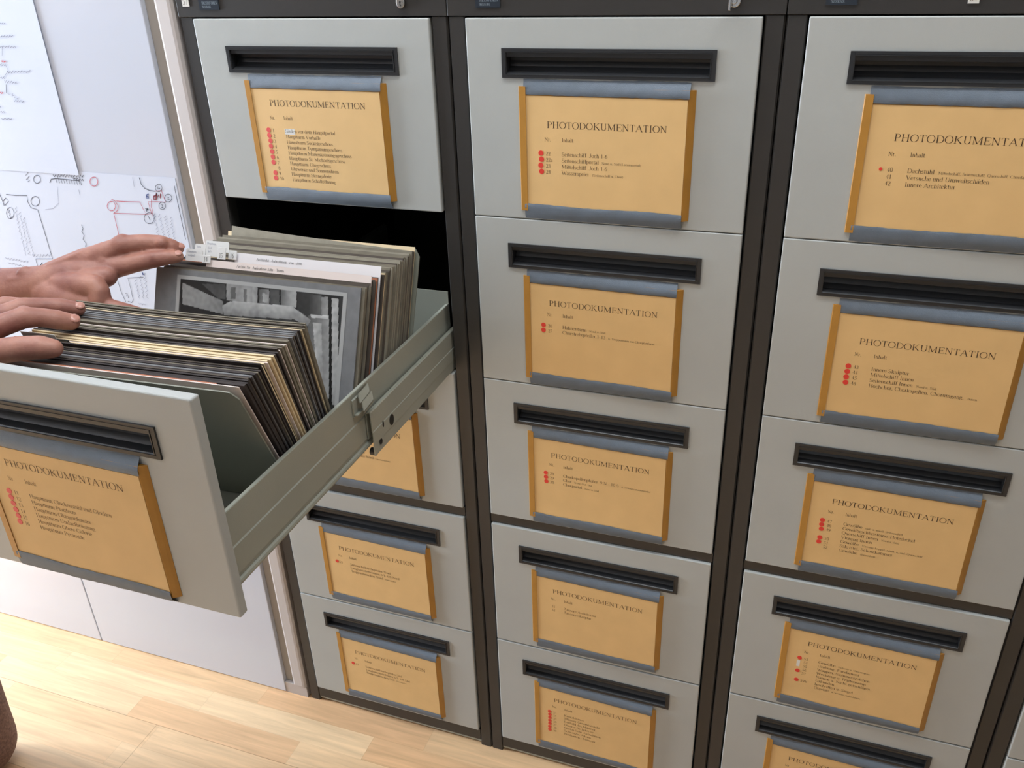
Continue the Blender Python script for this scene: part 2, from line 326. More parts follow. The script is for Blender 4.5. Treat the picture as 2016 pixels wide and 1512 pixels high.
def text(mb, s, x, z, h, y, sx=1.0, bold=1.0):
    for ch in s:
        if ch not in G: ch = ' '
        w, st = G[ch]
        for mode, pts in st:
            stroke(mb, pts, 0, y, lambda a, b: (x + a * h * sx, y, z + b * h), mode)
        x += w * h * sx
    return x
def text_width(s, h, sx=1.0): return sum(G.get(c, G[' '])[0] for c in s) * h * sx

# ================================================================== the room
ZT = 1.382      # height of the top edge of the uppermost drawers above the floor
mb = MB(); mb.box(-3.7, 2.9, -3.6, .75, -.06, 0); tag(mb.build('floor', M['floor']), kind='structure')
mb = MB(); mb.box(-3.7, 2.9, -3.6, .75, 2.7, 2.76); tag(mb.build('ceiling', M['wall']), kind='structure')
mb = MB(); mb.box(-3.7, 2.9, .65, .75, 0, 2.7); tag(mb.build('wall_back', M['wall']), kind='structure')
mb = MB(); mb.box(2.8, 2.9, -3.6, .65, 0, 2.7); tag(mb.build('wall_right', M['wall2']), kind='structure')
def wall_with_hole(name, axis, pos, th, a0, a1, h0, h1, z0, z1, m='wall'):
    mb = MB()
    def bx(p, q, r, s):
        if axis == 'x': mb.box(pos, pos + th, p, q, r, s)
        else: mb.box(p, q, pos, pos + th, r, s)
    bx(a0, h0, 0, 2.7); bx(h1, a1, 0, 2.7); bx(h0, h1, 0, z0); bx(h0, h1, z1, 2.7)
    tag(mb.build(name, M[m]), kind='structure')
wall_with_hole('wall_left', 'x', -3.8, .1, -3.6, .65, -.98, -.06, .30, 2.25)
wall_with_hole('wall_front', 'y', -3.6, .1, -3.7, 2.8, -.8, 1.4, 1.1, 2.4, 'wall2')
def window(name, axis, pos, a0, a1, z0, z1):
    mb = MB(); g = MB(); f = .05
    def bx(m, p, q, r, s, d0, d1):
        if axis == 'x': m.box(pos + d0, pos + d1, p, q, r, s)
        else: m.box(p, q, pos + d0, pos + d1, r, s)
    mid = (a0 + a1) / 2
    bx(mb, a0, a0 + f, z0, z1, .02, .07); bx(mb, a1 - f, a1, z0, z1, .02, .07); bx(mb, mid - f / 2, mid + f / 2, z0 + f, z1 - f, .02, .07)
    bx(mb, a0 + f, a1 - f, z0, z0 + f, .02, .07); bx(mb, a0 + f, a1 - f, z1 - f, z1, .02, .07)
    o = tag(mb.build(name, M['frame'], bevel=.003), kind='structure')
    bx(g, a0 + f, a1 - f, z0 + f, z1 - f, .043, .047); g.build('window_pane', M['glass'], o)
window('window_1', 'x', -3.8, -.98, -.06, .30, 2.25)
window('added_fill_window', 'y', -3.6, -.8, 1.4, 1.1, 2.4)  # unseen window behind the camera, added for fill light and reflections

# ================================================================== white cupboard at the left
cup = empty('cupboard', (-2.05, .3, 0), 'tall white cupboard with smooth glossy doors beside the left filing cabinet', 'cupboard')
def wl(o, p):
    """keep world coordinates while parenting to an unrotated empty"""
    o.parent = p; o.location = o.location - p.location; return o
mb = MB(); mb.box(-3.64, -.646, .022, .62, .0, 2.25); wl(mb.build('cupboard_body', M['strip2']), cup)
for x0, x1 in ((-1.2135, -.7005), (-1.7275, -1.2165), (-2.2415, -1.7305), (-2.7555, -2.2445), (-3.2695, -2.7585), (-3.63, -3.2725)):
    mb = MB(); mb.box(x0, x1, 0, .0205, .002, 2.2); wl(mb.build('door', M['white'], bevel=.0012), cup)
mb = MB(); mb.box(-.7, -.6805, .009, .022, .002, 2.2); wl(mb.build('recessed_strip', M['strip2']), cup)
mb = MB()
mb.extrude([(-.6455, .021), (-.6455, .004), (-.649, .0005), (-.654, 0), (-.674, .001), (-.679, .004), (-.6795, .021)], .03, 2.2, 'z')
mb.box(-.70, -.6455, .0015, .021, .0, .0298)
wl(mb.build('side_strip', M['strip']), cup)

# ================================================================== drawing sheets on the cupboard door
STROKES = [('k',0.6,[(-0.9905,1.1284),(-0.9924,1.1253),(-0.9956,1.1227),(-0.9993,1.1211),(-1.0028,1.1209),(-1.0055,1.1221),(-1.0068,1.1245),(-1.0064,1.1275),(-1.0045,1.1307),(-1.0014,1.1332),(-0.9977,1.1348),(-0.9941,1.135),(-0.9915,1.1338),(-0.9902,1.1314),(-0.9905,1.1284)]),('k',0.7,[(-1.0225,1.1402),(-1.0137,1.1394),(-1.0221,1.1332),(-1.0142,1.1325),(-1.0233,1.1261),(-1.016,1.1254),(-1.0211,1.1223)]),('k',0.8,[(-0.9598,1.1382),(-0.9581,1.1345),(-0.9532,1.1382),(-0.9512,1.1338),(-0.947,1.1397),(-0.9458,1.1347),(-0.9416,1.1388),(-0.9383,1.1356),(-0.9338,1.1403),(-0.9341,1.1346),(-0.9285,1.1395),(-0.9268,1.135),(-0.923,1.1408),(-0.921,1.1355),(-0.9171,1.1403),(-0.916,1.1359),(-0.9096,1.1414),(-0.9097,1.136),(-0.9042,1.1415),(-0.903,1.1356),(-0.8989,1.1409),(-0.8976,1.1363),(-0.8934,1.1405)]),('k',0.8,[(-0.9183,1.1353),(-0.916,1.1325),(-0.9125,1.1344),(-0.9115,1.1317),(-0.9074,1.1351),(-0.9064,1.1315),(-0.9023,1.1344),(-0.9003,1.1314),(-0.8968,1.1338),(-0.8964,1.1305)]),('k',0.7,[(-0.9719,1.1232),(-0.9665,1.1299),(-0.9555,1.1317),(-0.9036,1.1304),(-0.9026,1.1229)]),('k',0.5,[(-0.9556,1.1314),(-0.9556,1.1241)]),('k',0.5,[(-0.95,1.1314),(-0.95,1.124)]),('k',0.5,[(-0.9445,1.1314),(-0.9444,1.1239)]),('k',0.5,[(-0.9389,1.1313),(-0.9389,1.1239)]),('k',0.5,[(-0.9334,1.1313),(-0.9334,1.1238)]),('k',0.5,[(-0.9279,1.1312),(-0.9278,1.1238)]),('k',0.5,[(-0.9224,1.1312),(-0.9223,1.1237)]),('k',0.5,[(-0.9169,1.1311),(-0.9168,1.1237)]),('k',0.5,[(-0.9114,1.1311),(-0.9113,1.1236)]),('k',0.5,[(-0.906,1.1311),(-0.9059,1.1235)]),('r',0.7,[(-0.8653,1.1314),(-0.8672,1.1279),(-0.8705,1.1251),(-0.8745,1.1233),(-0.8784,1.1231),(-0.8814,1.1244),(-0.8829,1.127),(-0.8827,1.1304),(-0.8807,1.1339),(-0.8774,1.1367),(-0.8734,1.1384),(-0.8696,1.1386),(-0.8666,1.1373),(-0.8651,1.1347),(-0.8653,1.1314)]),('k',0.7,[(-1.0808,1.0967),(-1.0593,1.0961),(-1.0327,1.0973),(-1.0353,1.0863),(-1.0316,1.0757),(-1.0173,1.073),(-1.0165,1.0291),(-1.0161,0.9826),(-1.0567,0.9791),(-1.0584,0.9634)]),('k',0.6,[(-1.0074,1.089),(-1.0098,1.0852),(-1.0137,1.0819),(-1.0183,1.0799),(-1.0228,1.0796),(-1.0262,1.0811),(-1.0278,1.084),(-1.0274,1.0878),(-1.0249,1.0917),(-1.021,1.0949),(-1.0164,1.0968),(-1.012,1.0971),(-1.0086,1.0957),(-1.007,1.0928),(-1.0074,1.089)]),('k',0.9,[(-1.0502,0.9668),(-1.0437,0.9733),(-1.0455,0.9664)]),('k',0.9,[(-1.042,0.9675),(-1.0357,0.9735),(-1.0376,0.9666)]),('k',0.6,[(-1.0851,1.09),(-1.08,1.0847),(-1.0923,1.0759),(-1.0943,1.0826),(-1.0851,1.09)]),('k',0.5,[(-1.0759,1.063),(-1.0786,1.0583),(-1.0826,1.0545),(-1.087,1.0521),(-1.0911,1.0519),(-1.0939,1.0537),(-1.095,1.0572),(-1.0941,1.0618),(-1.0913,1.0664),(-1.0874,1.0703),(-1.0829,1.0726),(-1.0789,1.0728),(-1.0761,1.071),(-1.075,1.0675),(-1.0759,1.063)]),('k',0.7,[(-1.085,1.0725),(-1.0887,1.0687),(-1.0848,1.0669),(-1.0883,1.0633),(-1.0848,1.0613),(-1.0891,1.0573),(-1.0832,1.056),(-1.0892,1.052)]),('k',0.7,[(-1.0964,1.097),(-1.0943,1.0826),(-1.0941,1.0753)]),('g',0.4,[(-1.0656,1.0752),(-1.0704,1.0707),(-1.0668,1.0682),(-1.073,1.0638),(-1.0697,1.0612),(-1.0717,1.057),(-1.071,1.0543),(-1.074,1.0501),(-1.0699,1.0476),(-1.0754,1.0431),(-1.0701,1.0408),(-1.0761,1.0362),(-1.0733,1.0334),(-1.0775,1.029),(-1.0731,1.0265),(-1.0751,1.0224),(-1.0736,1.0195),(-1.0784,1.015),(-1.0729,1.0128),(-1.0782,1.0082),(-1.0756,1.0053),(-1.0776,1.0012),(-1.0747,0.9986),(-1.0798,0.994),(-1.0773,0.9911),(-1.0792,0.9869),(-1.0787,0.9839)]),('g',0.4,[(-1.0599,1.0658),(-1.0664,1.0613),(-1.0602,1.0598),(-1.0656,1.0554),(-1.0627,1.0534),(-1.0647,1.0496),(-1.0604,1.0476),(-1.066,1.0434),(-1.0617,1.0414),(-1.0676,1.037),(-1.0624,1.0352),(-1.0661,1.0311),(-1.0638,1.029),(-1.0678,1.0246),(-1.0649,1.0227),(-1.0702,1.0183),(-1.0632,1.0167),(-1.069,1.0124),(-1.0646,1.0103),(-1.0689,1.006),(-1.0672,1.0037),(-1.072,0.9994),(-1.0662,0.9978),(-1.0703,0.9933),(-1.0656,0.9915),(-1.0724,0.9868),(-1.067,0.9851)]),('g',0.4,[(-1.0531,1.0565),(-1.0586,1.0526),(-1.0565,1.0507),(-1.0591,1.0472),(-1.0539,1.0459),(-1.0588,1.042),(-1.0545,1.0405),(-1.0577,1.0368),(-1.0555,1.0351),(-1.0599,1.0311),(-1.0553,1.0297),(-1.0593,1.0259),(-1.0556,1.0243),(-1.059,1.0205),(-1.0551,1.019),(-1.0593,1.015),(-1.0564,1.0134),(-1.0618,1.0092),(-1.0558,1.0078),(-1.0598,1.0041),(-1.0562,1.0023),(-1.061,0.9986),(-1.057,0.9969),(-1.0602,0.993),(-1.0575,0.9914),(-1.0608,0.9875),(-1.0566,0.9859)]),('g',0.5,[(-1.1312,0.9755),(-1.1279,0.9724),(-1.123,0.9751),(-1.1223,0.9709),(-1.1163,0.9751),(-1.1143,0.9716),(-1.109,0.9745),(-1.1076,0.9712),(-1.1027,0.9745),(-1.1026,0.9705),(-1.0965,0.974),(-1.096,0.9698),(-1.0909,0.9726),(-1.0894,0.9692),(-1.083,0.9734),(-1.0821,0.9692),(-1.0772,0.9726)]),('g',0.5,[(-1.1281,0.9662),(-1.1265,0.9636),(-1.1223,0.9653),(-1.1205,0.963),(-1.1132,0.9655),(-1.1119,0.9616),(-1.1075,0.9647),(-1.1051,0.9611),(-1.0986,0.9637),(-1.0968,0.9604),(-1.0923,0.9625),(-1.09,0.9598),(-1.0842,0.9625)]),('g',0.5,[(-1.0623,0.9871),(-1.0609,0.9828),(-1.0547,0.989),(-1.0541,0.9836),(-1.0477,0.9884),(-1.0455,0.9829),(-1.0406,0.9892),(-1.0391,0.9838),(-1.0339,0.9897),(-1.0305,0.9859),(-1.0248,0.9911),(-1.0221,0.9862),(-1.0183,0.9915)]),('k',0.6,[(-0.9265,1.0528),(-0.9253,1.0457),(-0.93,1.0405),(-0.927,1.0335),(-0.9319,1.0258),(-0.9273,1.0188),(-0.931,1.0123)]),('r',0.6,[(-0.9263,1.0118),(-0.9319,1.0078),(-0.9263,1.0072),(-0.931,1.0033),(-0.9259,1.0021),(-0.9318,0.9979),(-0.9273,0.9969)]),('r',0.5,[(-0.9333,0.996),(-0.9227,0.9964)]),('r',0.6,[(-0.841,1.0912),(-0.843,1.0875),(-0.8464,1.0844),(-0.8505,1.0825),(-0.8545,1.0822),(-0.8576,1.0836),(-0.8592,1.0864),(-0.859,1.0901),(-0.8569,1.0938),(-0.8535,1.0969),(-0.8494,1.0988),(-0.8454,1.099),(-0.8423,1.0976),(-0.8408,1.0949),(-0.841,1.0912)]),('r',0.6,[(-0.8462,1.1029),(-0.8392,1.0999),(-0.8345,1.0921),(-0.839,1.0837),(-0.8486,1.0784),(-0.8488,1.0608),(-0.8493,1.0382)]),('r',0.6,[(-0.8363,1.1001),(-0.811,1.1005),(-0.7871,1.1016),(-0.7843,1.092),(-0.7804,1.0812),(-0.8114,1.0798),(-0.8486,1.0784)]),('r',0.6,[(-0.7804,1.0812),(-0.7683,1.0832),(-0.7701,1.1031),(-0.7521,1.1042),(-0.7344,1.1047),(-0.7373,1.1241),(-0.75,1.1218)]),('k',0.7,[(-0.7766,1.1429),(-0.7757,1.1319),(-0.7707,1.1255),(-0.7608,1.1221),(-0.75,1.1218)]),('g',0.4,[(-0.7905,1.1422),(-0.7913,1.127)]),('k',0.5,[(-0.7348,1.1282),(-0.7362,1.1255),(-0.7387,1.1233),(-0.7418,1.1219),(-0.7448,1.1217),(-0.7472,1.1228),(-0.7485,1.1248),(-0.7485,1.1275),(-0.7471,1.1302),(-0.7446,1.1324),(-0.7415,1.1338),(-0.7385,1.134),(-0.7361,1.1329),(-0.7348,1.1309),(-0.7348,1.1282)]),('k',0.5,[(-0.7197,1.1125),(-0.7212,1.1096),(-0.7239,1.1071),(-0.7272,1.1056),(-0.7304,1.1054),(-0.7331,1.1065),(-0.7345,1.1087),(-0.7344,1.1116),(-0.7329,1.1146),(-0.7303,1.117),(-0.727,1.1185),(-0.7237,1.1187),(-0.7211,1.1176),(-0.7197,1.1154),(-0.7197,1.1125)]),('k',0.5,[(-0.7358,1.0985),(-0.7372,1.0958),(-0.7397,1.0934),(-0.7428,1.092),(-0.7458,1.0918),(-0.7483,1.0929),(-0.7496,1.0949),(-0.7495,1.0976),(-0.7481,1.1004),(-0.7456,1.1027),(-0.7425,1.1041),(-0.7395,1.1043),(-0.737,1.1033),(-0.7357,1.1012),(-0.7358,1.0985)]),('k',0.5,[(-0.7646,1.0757),(-0.7668,1.0713),(-0.7707,1.0677),(-0.7755,1.0655),(-0.7803,1.0651),(-0.7841,1.0667),(-0.7861,1.07),(-0.786,1.0742),(-0.7837,1.0785),(-0.7798,1.0821),(-0.775,1.0843),(-0.7702,1.0846),(-0.7665,1.083),(-0.7644,1.0798),(-0.7646,1.0757)]),('k',0.7,[(-0.7425,1.1298),(-0.7441,1.1259),(-0.7391,1.1273)]),('k',0.7,[(-0.7294,1.1135),(-0.7253,1.1137),(-0.729,1.1097),(-0.7249,1.11)]),('k',0.7,[(-0.7442,1.1002),(-0.7406,1.0998),(-0.7436,1.0976),(-0.7413,1.0959),(-0.7449,1.0948)]),('k',0.7,[(-0.7763,1.0781),(-0.7747,1.072)]),('b',1.0,[(-0.7651,1.1165),(-0.7706,1.1143),(-0.772,1.1093),(-0.7675,1.1096),(-0.7666,1.1128),(-0.7705,1.1125)]),('d',1.4,[(-0.7504,1.1156),(-0.7557,1.113),(-0.7567,1.1073),(-0.7526,1.1076),(-0.7486,1.119),(-0.7498,1.1107),(-0.7449,1.1159),(-0.7435,1.1111),(-0.7402,1.1184)]),('k',0.8,[(-0.779,1.0912),(-0.7722,1.0889)]),('k',0.8,[(-0.7744,1.0926),(-0.7776,1.0862)]),('r',0.4,[(-0.7619,1.1081),(-0.7663,1.0943),(-0.7642,1.0899),(-0.7688,1.0781)]),('g',0.45,[(-0.76,1.0847),(-0.7643,1.0809),(-0.7605,1.0789),(-0.7675,1.0745),(-0.762,1.0727),(-0.7665,1.0688),(-0.7629,1.0666),(-0.7647,1.063),(-0.7616,1.0607),(-0.767,1.0566),(-0.7611,1.0548),(-0.7677,1.0504),(-0.7622,1.0486),(-0.7682,1.0443),(-0.7639,1.0424),(-0.7689,1.0381)]),('g',0.45,[(-0.7511,1.083),(-0.7558,1.0792),(-0.7498,1.0775),(-0.756,1.0735),(-0.7507,1.0718),(-0.7536,1.0683),(-0.7508,1.066),(-0.7558,1.0624),(-0.7497,1.0606),(-0.7555,1.0567),(-0.7511,1.0547),(-0.7552,1.051),(-0.7505,1.0491),(-0.7569,1.0449),(-0.7518,1.0431),(-0.7579,1.039)]),('g',0.45,[(-0.7391,1.0815),(-0.7447,1.0779),(-0.7379,1.0764),(-0.7451,1.0726),(-0.7396,1.0709),(-0.7448,1.0672),(-0.7395,1.0655),(-0.7454,1.0618),(-0.7388,1.0603),(-0.7454,1.0563),(-0.74,1.0548),(-0.7459,1.051),(-0.7405,1.0494),(-0.7449,1.0457),(-0.7415,1.0438),(-0.7474,1.0399)]),('g',0.45,[(-0.7289,1.0799),(-0.7323,1.0767),(-0.7283,1.0751),(-0.7334,1.0715),(-0.7294,1.0699),(-0.734,1.0665),(-0.7296,1.0649),(-0.7353,1.0613),(-0.7302,1.0598),(-0.7335,1.0565),(-0.7289,1.0548),(-0.7348,1.0513),(-0.7311,1.0495),(-0.7344,1.0462),(-0.7298,1.0445),(-0.7352,1.041)]),('k',0.6,[(-0.7095,1.1334),(-0.7097,1.0912),(-0.7097,1.0432)]),('g',0.5,[(-0.9116,1.115),(-0.9118,1.1058)]),('g',0.3,[(-0.9578,1.117),(-0.9649,1.0884),(-0.9806,1.0779),(-1.0001,1.0742)]),('k',0.5,[(-0.8779,0.9533),(-0.8766,0.9331),(-0.8717,0.9143)]),('k',0.5,[(-0.8183,0.9665),(-0.8534,0.9612),(-0.8528,0.9431),(-0.8536,0.92),(-0.8583,0.9144),(-0.8667,0.9161)]),('k',0.6,[(-0.8682,0.9314),(-0.8639,0.9305),(-0.867,0.9251),(-0.862,0.9269),(-0.8638,0.9228)]),('b',1.6,[(-0.8182,0.9752),(-0.8172,0.9704)]),('g',0.45,[(-0.8343,0.9605),(-0.8408,0.9561),(-0.8357,0.9543),(-0.8418,0.95),(-0.8355,0.9487),(-0.8402,0.9443),(-0.8361,0.9426),(-0.8404,0.9385),(-0.8377,0.9364),(-0.8399,0.9326),(-0.8367,0.9306),(-0.8395,0.9268),(-0.8383,0.9245)]),('g',0.45,[(-0.8226,0.9676),(-0.8275,0.9632),(-0.8248,0.9606),(-0.8287,0.9562),(-0.8244,0.9539),(-0.8283,0.9494),(-0.8249,0.9467),(-0.8299,0.9423),(-0.8248,0.9399),(-0.8295,0.9354),(-0.827,0.9326),(-0.8304,0.9283),(-0.8291,0.9254)]),('g',0.45,[(-0.8123,0.9747),(-0.8145,0.9702),(-0.8123,0.9669),(-0.8194,0.9618),(-0.8127,0.9589),(-0.8191,0.9539),(-0.815,0.9509),(-0.8203,0.9458),(-0.8147,0.9429),(-0.8214,0.9379),(-0.8181,0.9345),(-0.8227,0.9296),(-0.8182,0.9265)]),('g',0.4,[(-0.8425,0.9153),(-0.8417,0.9124),(-0.8378,0.9145),(-0.836,0.9119),(-0.8314,0.9152),(-0.829,0.9124)]),('g',0.6,[(-0.9833,1.3783),(-0.9811,1.3758),(-0.9795,1.3776),(-0.977,1.376),(-0.9739,1.3781),(-0.9738,1.3757),(-0.97,1.3777)]),('g',0.6,[(-0.99,1.3584),(-0.9874,1.3564),(-0.9839,1.3585),(-0.9824,1.3568),(-0.9777,1.3591),(-0.9768,1.3567),(-0.9726,1.3588),(-0.9708,1.3564),(-0.9669,1.3596),(-0.9648,1.3573),(-0.9614,1.3594)]),('g',0.6,[(-0.9976,1.3439),(-0.9947,1.341),(-0.9922,1.3432),(-0.9898,1.3413),(-0.986,1.3435),(-0.9846,1.3407),(-0.9799,1.3433),(-0.9776,1.3408),(-0.9747,1.3439),(-0.9727,1.341),(-0.9691,1.3435),(-0.9679,1.3404),(-0.964,1.3433),(-0.9617,1.3403)]),('g',0.6,[(-0.9948,1.3055),(-0.9922,1.3018),(-0.9877,1.3046),(-0.987,1.3018),(-0.9811,1.306),(-0.9797,1.3024),(-0.9765,1.3053),(-0.9728,1.3028),(-0.9696,1.3055),(-0.9669,1.3033),(-0.9623,1.3067),(-0.9612,1.3035),(-0.9572,1.3057),(-0.9544,1.303),(-0.9511,1.306),(-0.9487,1.3043),(-0.9449,1.3074)]),('g',0.6,[(-1.0068,1.3169),(-1.0074,1.3133),(-1.0019,1.3166),(-1.0029,1.3127),(-0.9986,1.3152),(-0.9972,1.313),(-0.9933,1.315)]),('g',0.6,[(-1.0058,1.2911),(-1.0059,1.2866),(-1.0017,1.2908),(-1.0015,1.2863),(-0.9962,1.2894),(-0.9961,1.2862),(-0.9913,1.2894),(-0.9904,1.2862),(-0.986,1.2887),(-0.9853,1.2858),(-0.9814,1.2892),(-0.9811,1.2852)]),('g',0.6,[(-0.9965,1.2698),(-0.9996,1.2658),(-0.9943,1.2673),(-0.9959,1.2635),(-0.9908,1.2648),(-0.9938,1.261),(-0.987,1.2629)]),('g',0.6,[(-0.9978,1.2599),(-0.9974,1.2572),(-0.9937,1.2593),(-0.992,1.2572),(-0.9881,1.259),(-0.9866,1.257),(-0.9829,1.2593),(-0.9808,1.2563),(-0.9769,1.2588)]),('g',0.6,[(-1.0359,1.2482),(-1.0347,1.2464),(-1.0309,1.2482)]),('g',0.6,[(-1.0382,1.2405),(-1.037,1.2389),(-1.0322,1.2404),(-1.0316,1.2387),(-1.0272,1.2402),(-1.0265,1.2384)]),('g',0.6,[(-1.0373,1.2286),(-1.0342,1.2277),(-1.029,1.229),(-1.0256,1.2277),(-1.0218,1.2292),(-1.0178,1.2281),(-1.0145,1.229)]),('g',0.6,[(-1.0155,1.2964),(-1.0138,1.2939),(-1.0104,1.2955),(-1.0101,1.2933),(-1.0062,1.2949),(-1.0045,1.2931)]),('r',1.0,[(-1.0008,1.3213),(-0.9998,1.3192),(-0.9968,1.3215),(-0.9959,1.3188),(-0.9926,1.3205),(-0.9918,1.3187)]),('r',1.0,[(-1.0245,1.2727),(-1.0247,1.2698),(-1.0211,1.2718),(-1.0209,1.2692),(-1.0168,1.2715)]),('g',0.4,[(-0.9902,1.3423),(-0.9959,1.3283)]),('g',0.4,[(-0.9939,1.3141),(-0.9916,1.3058),(-1.0066,1.2948)]),('g',0.4,[(-1.0054,1.2828),(-1.0089,1.2705),(-1.0038,1.2682)]),('k',0.5,[(-1.0049,1.284),(-1.0096,1.2705)])]

def sheet_strokes(sel, parent, y):
    by = {}
    for c, w, pts in STROKES:
        if sel(pts): by.setdefault(c, []).append((w, pts))
    nm = {'k': 'black_pen_drawing', 'r': 'red_pen_drawing', 'g': 'pencil_writing', 'b': 'blue_pen_mark', 'd': 'dark_red_writing'}
    for c, lst in by.items():
        mb = MB()
        for w, pts in lst: stroke(mb, pts, w / 1000 * 1.7, y, lambda a, b: (a - parent.location.x, y, b - parent.location.z), 'w')
        mb.build(nm[c], M[c], parent, fix=False)
def paper_sheet(name, x0, x1, z0, z1, y, curl, label):
    e = empty(name, ((x0 + x1) / 2, 0, z0), label, 'drawing')
    mb = MB(); nx, nz = 40, 24; w = x1 - x0; h = z1 - z0
    def P(i, j):
        u, v = i / nx, j / nz
        lift = curl * max(0, (u - .86) / .14) ** 2 + .00015 * (1 + math.sin(9 * u + 3 * v))
        return (-w / 2 + w * u, y - lift, h * v)
    for i in range(nx):
        for j in range(nz): mb.poly([P(i, j), P(i + 1, j), P(i + 1, j + 1), P(i, j + 1)])
    me = mb.mesh('sheet', M['sheet'], fix=False)
    bm = bmesh.new(); bm.from_mesh(me); bmesh.ops.remove_doubles(bm, verts=bm.verts, dist=1e-6); bm.to_mesh(me); bm.free()
    o = link('sheet', me, e); so = o.modifiers.new('solid', 'SOLIDIFY'); so.thickness = .0003; so.offset = 0
    return e
sa = paper_sheet('wall_sketch', -1.62, -.9018, 1.1400, 2.02, -.0012, .0008, 'white sheet with faint handwritten notes taped high on the cupboard door')
sb = paper_sheet('floor_plan_sketch', -1.63, -.7055, .60, 1.1455, -.0005, .0, 'large white sheet with red and black hand-drawn plan on cupboard door')
sheet_strokes(lambda p: max(q[1] for q in p) > 1.149, sa, -.0025)
sheet_strokes(lambda p: max(q[1] for q in p) <= 1.149, sb, -.0013)

# ================================================================== filing cabinets
PITCH = .4265; DW = .375
ZS = [(ZT, ZT - .2616), (ZT - .2627, ZT - .5240), (ZT - .5253, ZT - .7870), (ZT - .8077, ZT - 1.0725), (ZT - 1.0750, ZT - 1.3385)]
HX, HZ0, HZ1 = .138, -.0363, -.0727

def drawer_front_mesh(h, D=.018):
    """front panel, origin at its top centre on the front face; cut out for the grip"""
    mb = MB(); W_ = DW / 2
    xs = [-W_, -HX + .004, HX - .004, W_]; zs = [0, HZ0 - .004, HZ1 + .004, -h]
    for y in (0, D):
        for i in range(3):
            for j in range(3):
                if i == 1 and j == 1: continue
                mb.poly([(xs[i], y, zs[j]), (xs[i + 1], y, zs[j]), (xs[i + 1], y, zs[j + 1]), (xs[i], y, zs[j + 1])])
    def side(a, b): mb.poly([(a[0], 0, a[1]), (b[0], 0, b[1]), (b[0], D, b[1]), (a[0], D, a[1])])
    for i in range(3):
        side((xs[i], 0), (xs[i + 1], 0)); side((xs[i], -h), (xs[i + 1], -h))
        side((-W_, zs[i]), (-W_, zs[i + 1])); side((W_, zs[i]), (W_, zs[i + 1]))
    side((xs[1], zs[1]), (xs[2], zs[1])); side((xs[1], zs[2]), (xs[2], zs[2])); side((xs[1], zs[1]), (xs[1], zs[2])); side((xs[2], zs[1]), (xs[2], zs[2]))
    me = mb.mesh('drawer_front', M['drawer'])
    bm = bmesh.new(); bm.from_mesh(me); bmesh.ops.remove_doubles(bm, verts=bm.verts, dist=1e-6); bmesh.ops.recalc_face_normals(bm, faces=bm.faces); bm.to_mesh(me); bm.free()
    return me
FRONT = {}
def drawer_front(h, D=.018):
    k = (round(h, 4), D)
    if k not in FRONT: FRONT[k] = drawer_front_mesh(h, D)
    return FRONT[k]

def handle_mesh():
    mb = MB(); x0, x1 = -HX, HX
    # cross-section of the recessed grip (y, z): outer rim, sloping upper lip, deep pocket, sloping floor, rim
    p = [(-.0022, HZ0), (-.0022, HZ0 - .0035), (-.0012, HZ0 - .0042), (.0000, HZ0 - .0048), (.0002, HZ0 - .0104), (.0012, HZ0 - .0112), (.0160, HZ0 - .0104),
         (.0168, HZ0 - .0170), (.0140, HZ0 - .0235), (.0080, HZ1 + .0075), (.0000, HZ1 + .0052), (-.0012, HZ1 + .0044), (-.0022, HZ1 + .0035), (-.0022, HZ1)]
    outer = p + [(.0025, HZ1), (.0025, HZ1 + .0045), (.0090, HZ1 + .0060), (.0150, HZ0 - .0242), (.0177, HZ0 - .0175), (.0177, HZ0 - .0092), (.0025, HZ0 - .0045), (.0025, HZ0)]
    mb.extrude(outer, x0 + .0050, x1 - .0050, 'x')
    for s in (-1, 1):
        a, b = (x0, x0 + .0052) if s < 0 else (x1 - .0052, x1)
        mb.box(a, b, -.0022, .0025, HZ1, HZ0)
        a, b = (x0 + .0048, x0 + .0062) if s < 0 else (x1 - .0062, x1 - .0048)
        mb.box(a, b, -.0014, .0177, HZ1 + .0045, HZ0 - .0045)
    # fine raised inner bead, as on the moulded part
    mb.box(x0 + .0055, x1 - .0055, -.0027, -.0018, HZ0 - .0047, HZ0 - .0037)
    mb.box(x1 - .0070, x1 - .0061, -.0027, -.0010, HZ1 + .005, HZ0 - .005)
    mb.box(x0 + .0055, x1 - .0055, -.0025, -.0014, HZ1 + .0036, HZ1 + .0044)
    return mb.mesh('handle', M['black'])
HANDLE = handle_mesh()

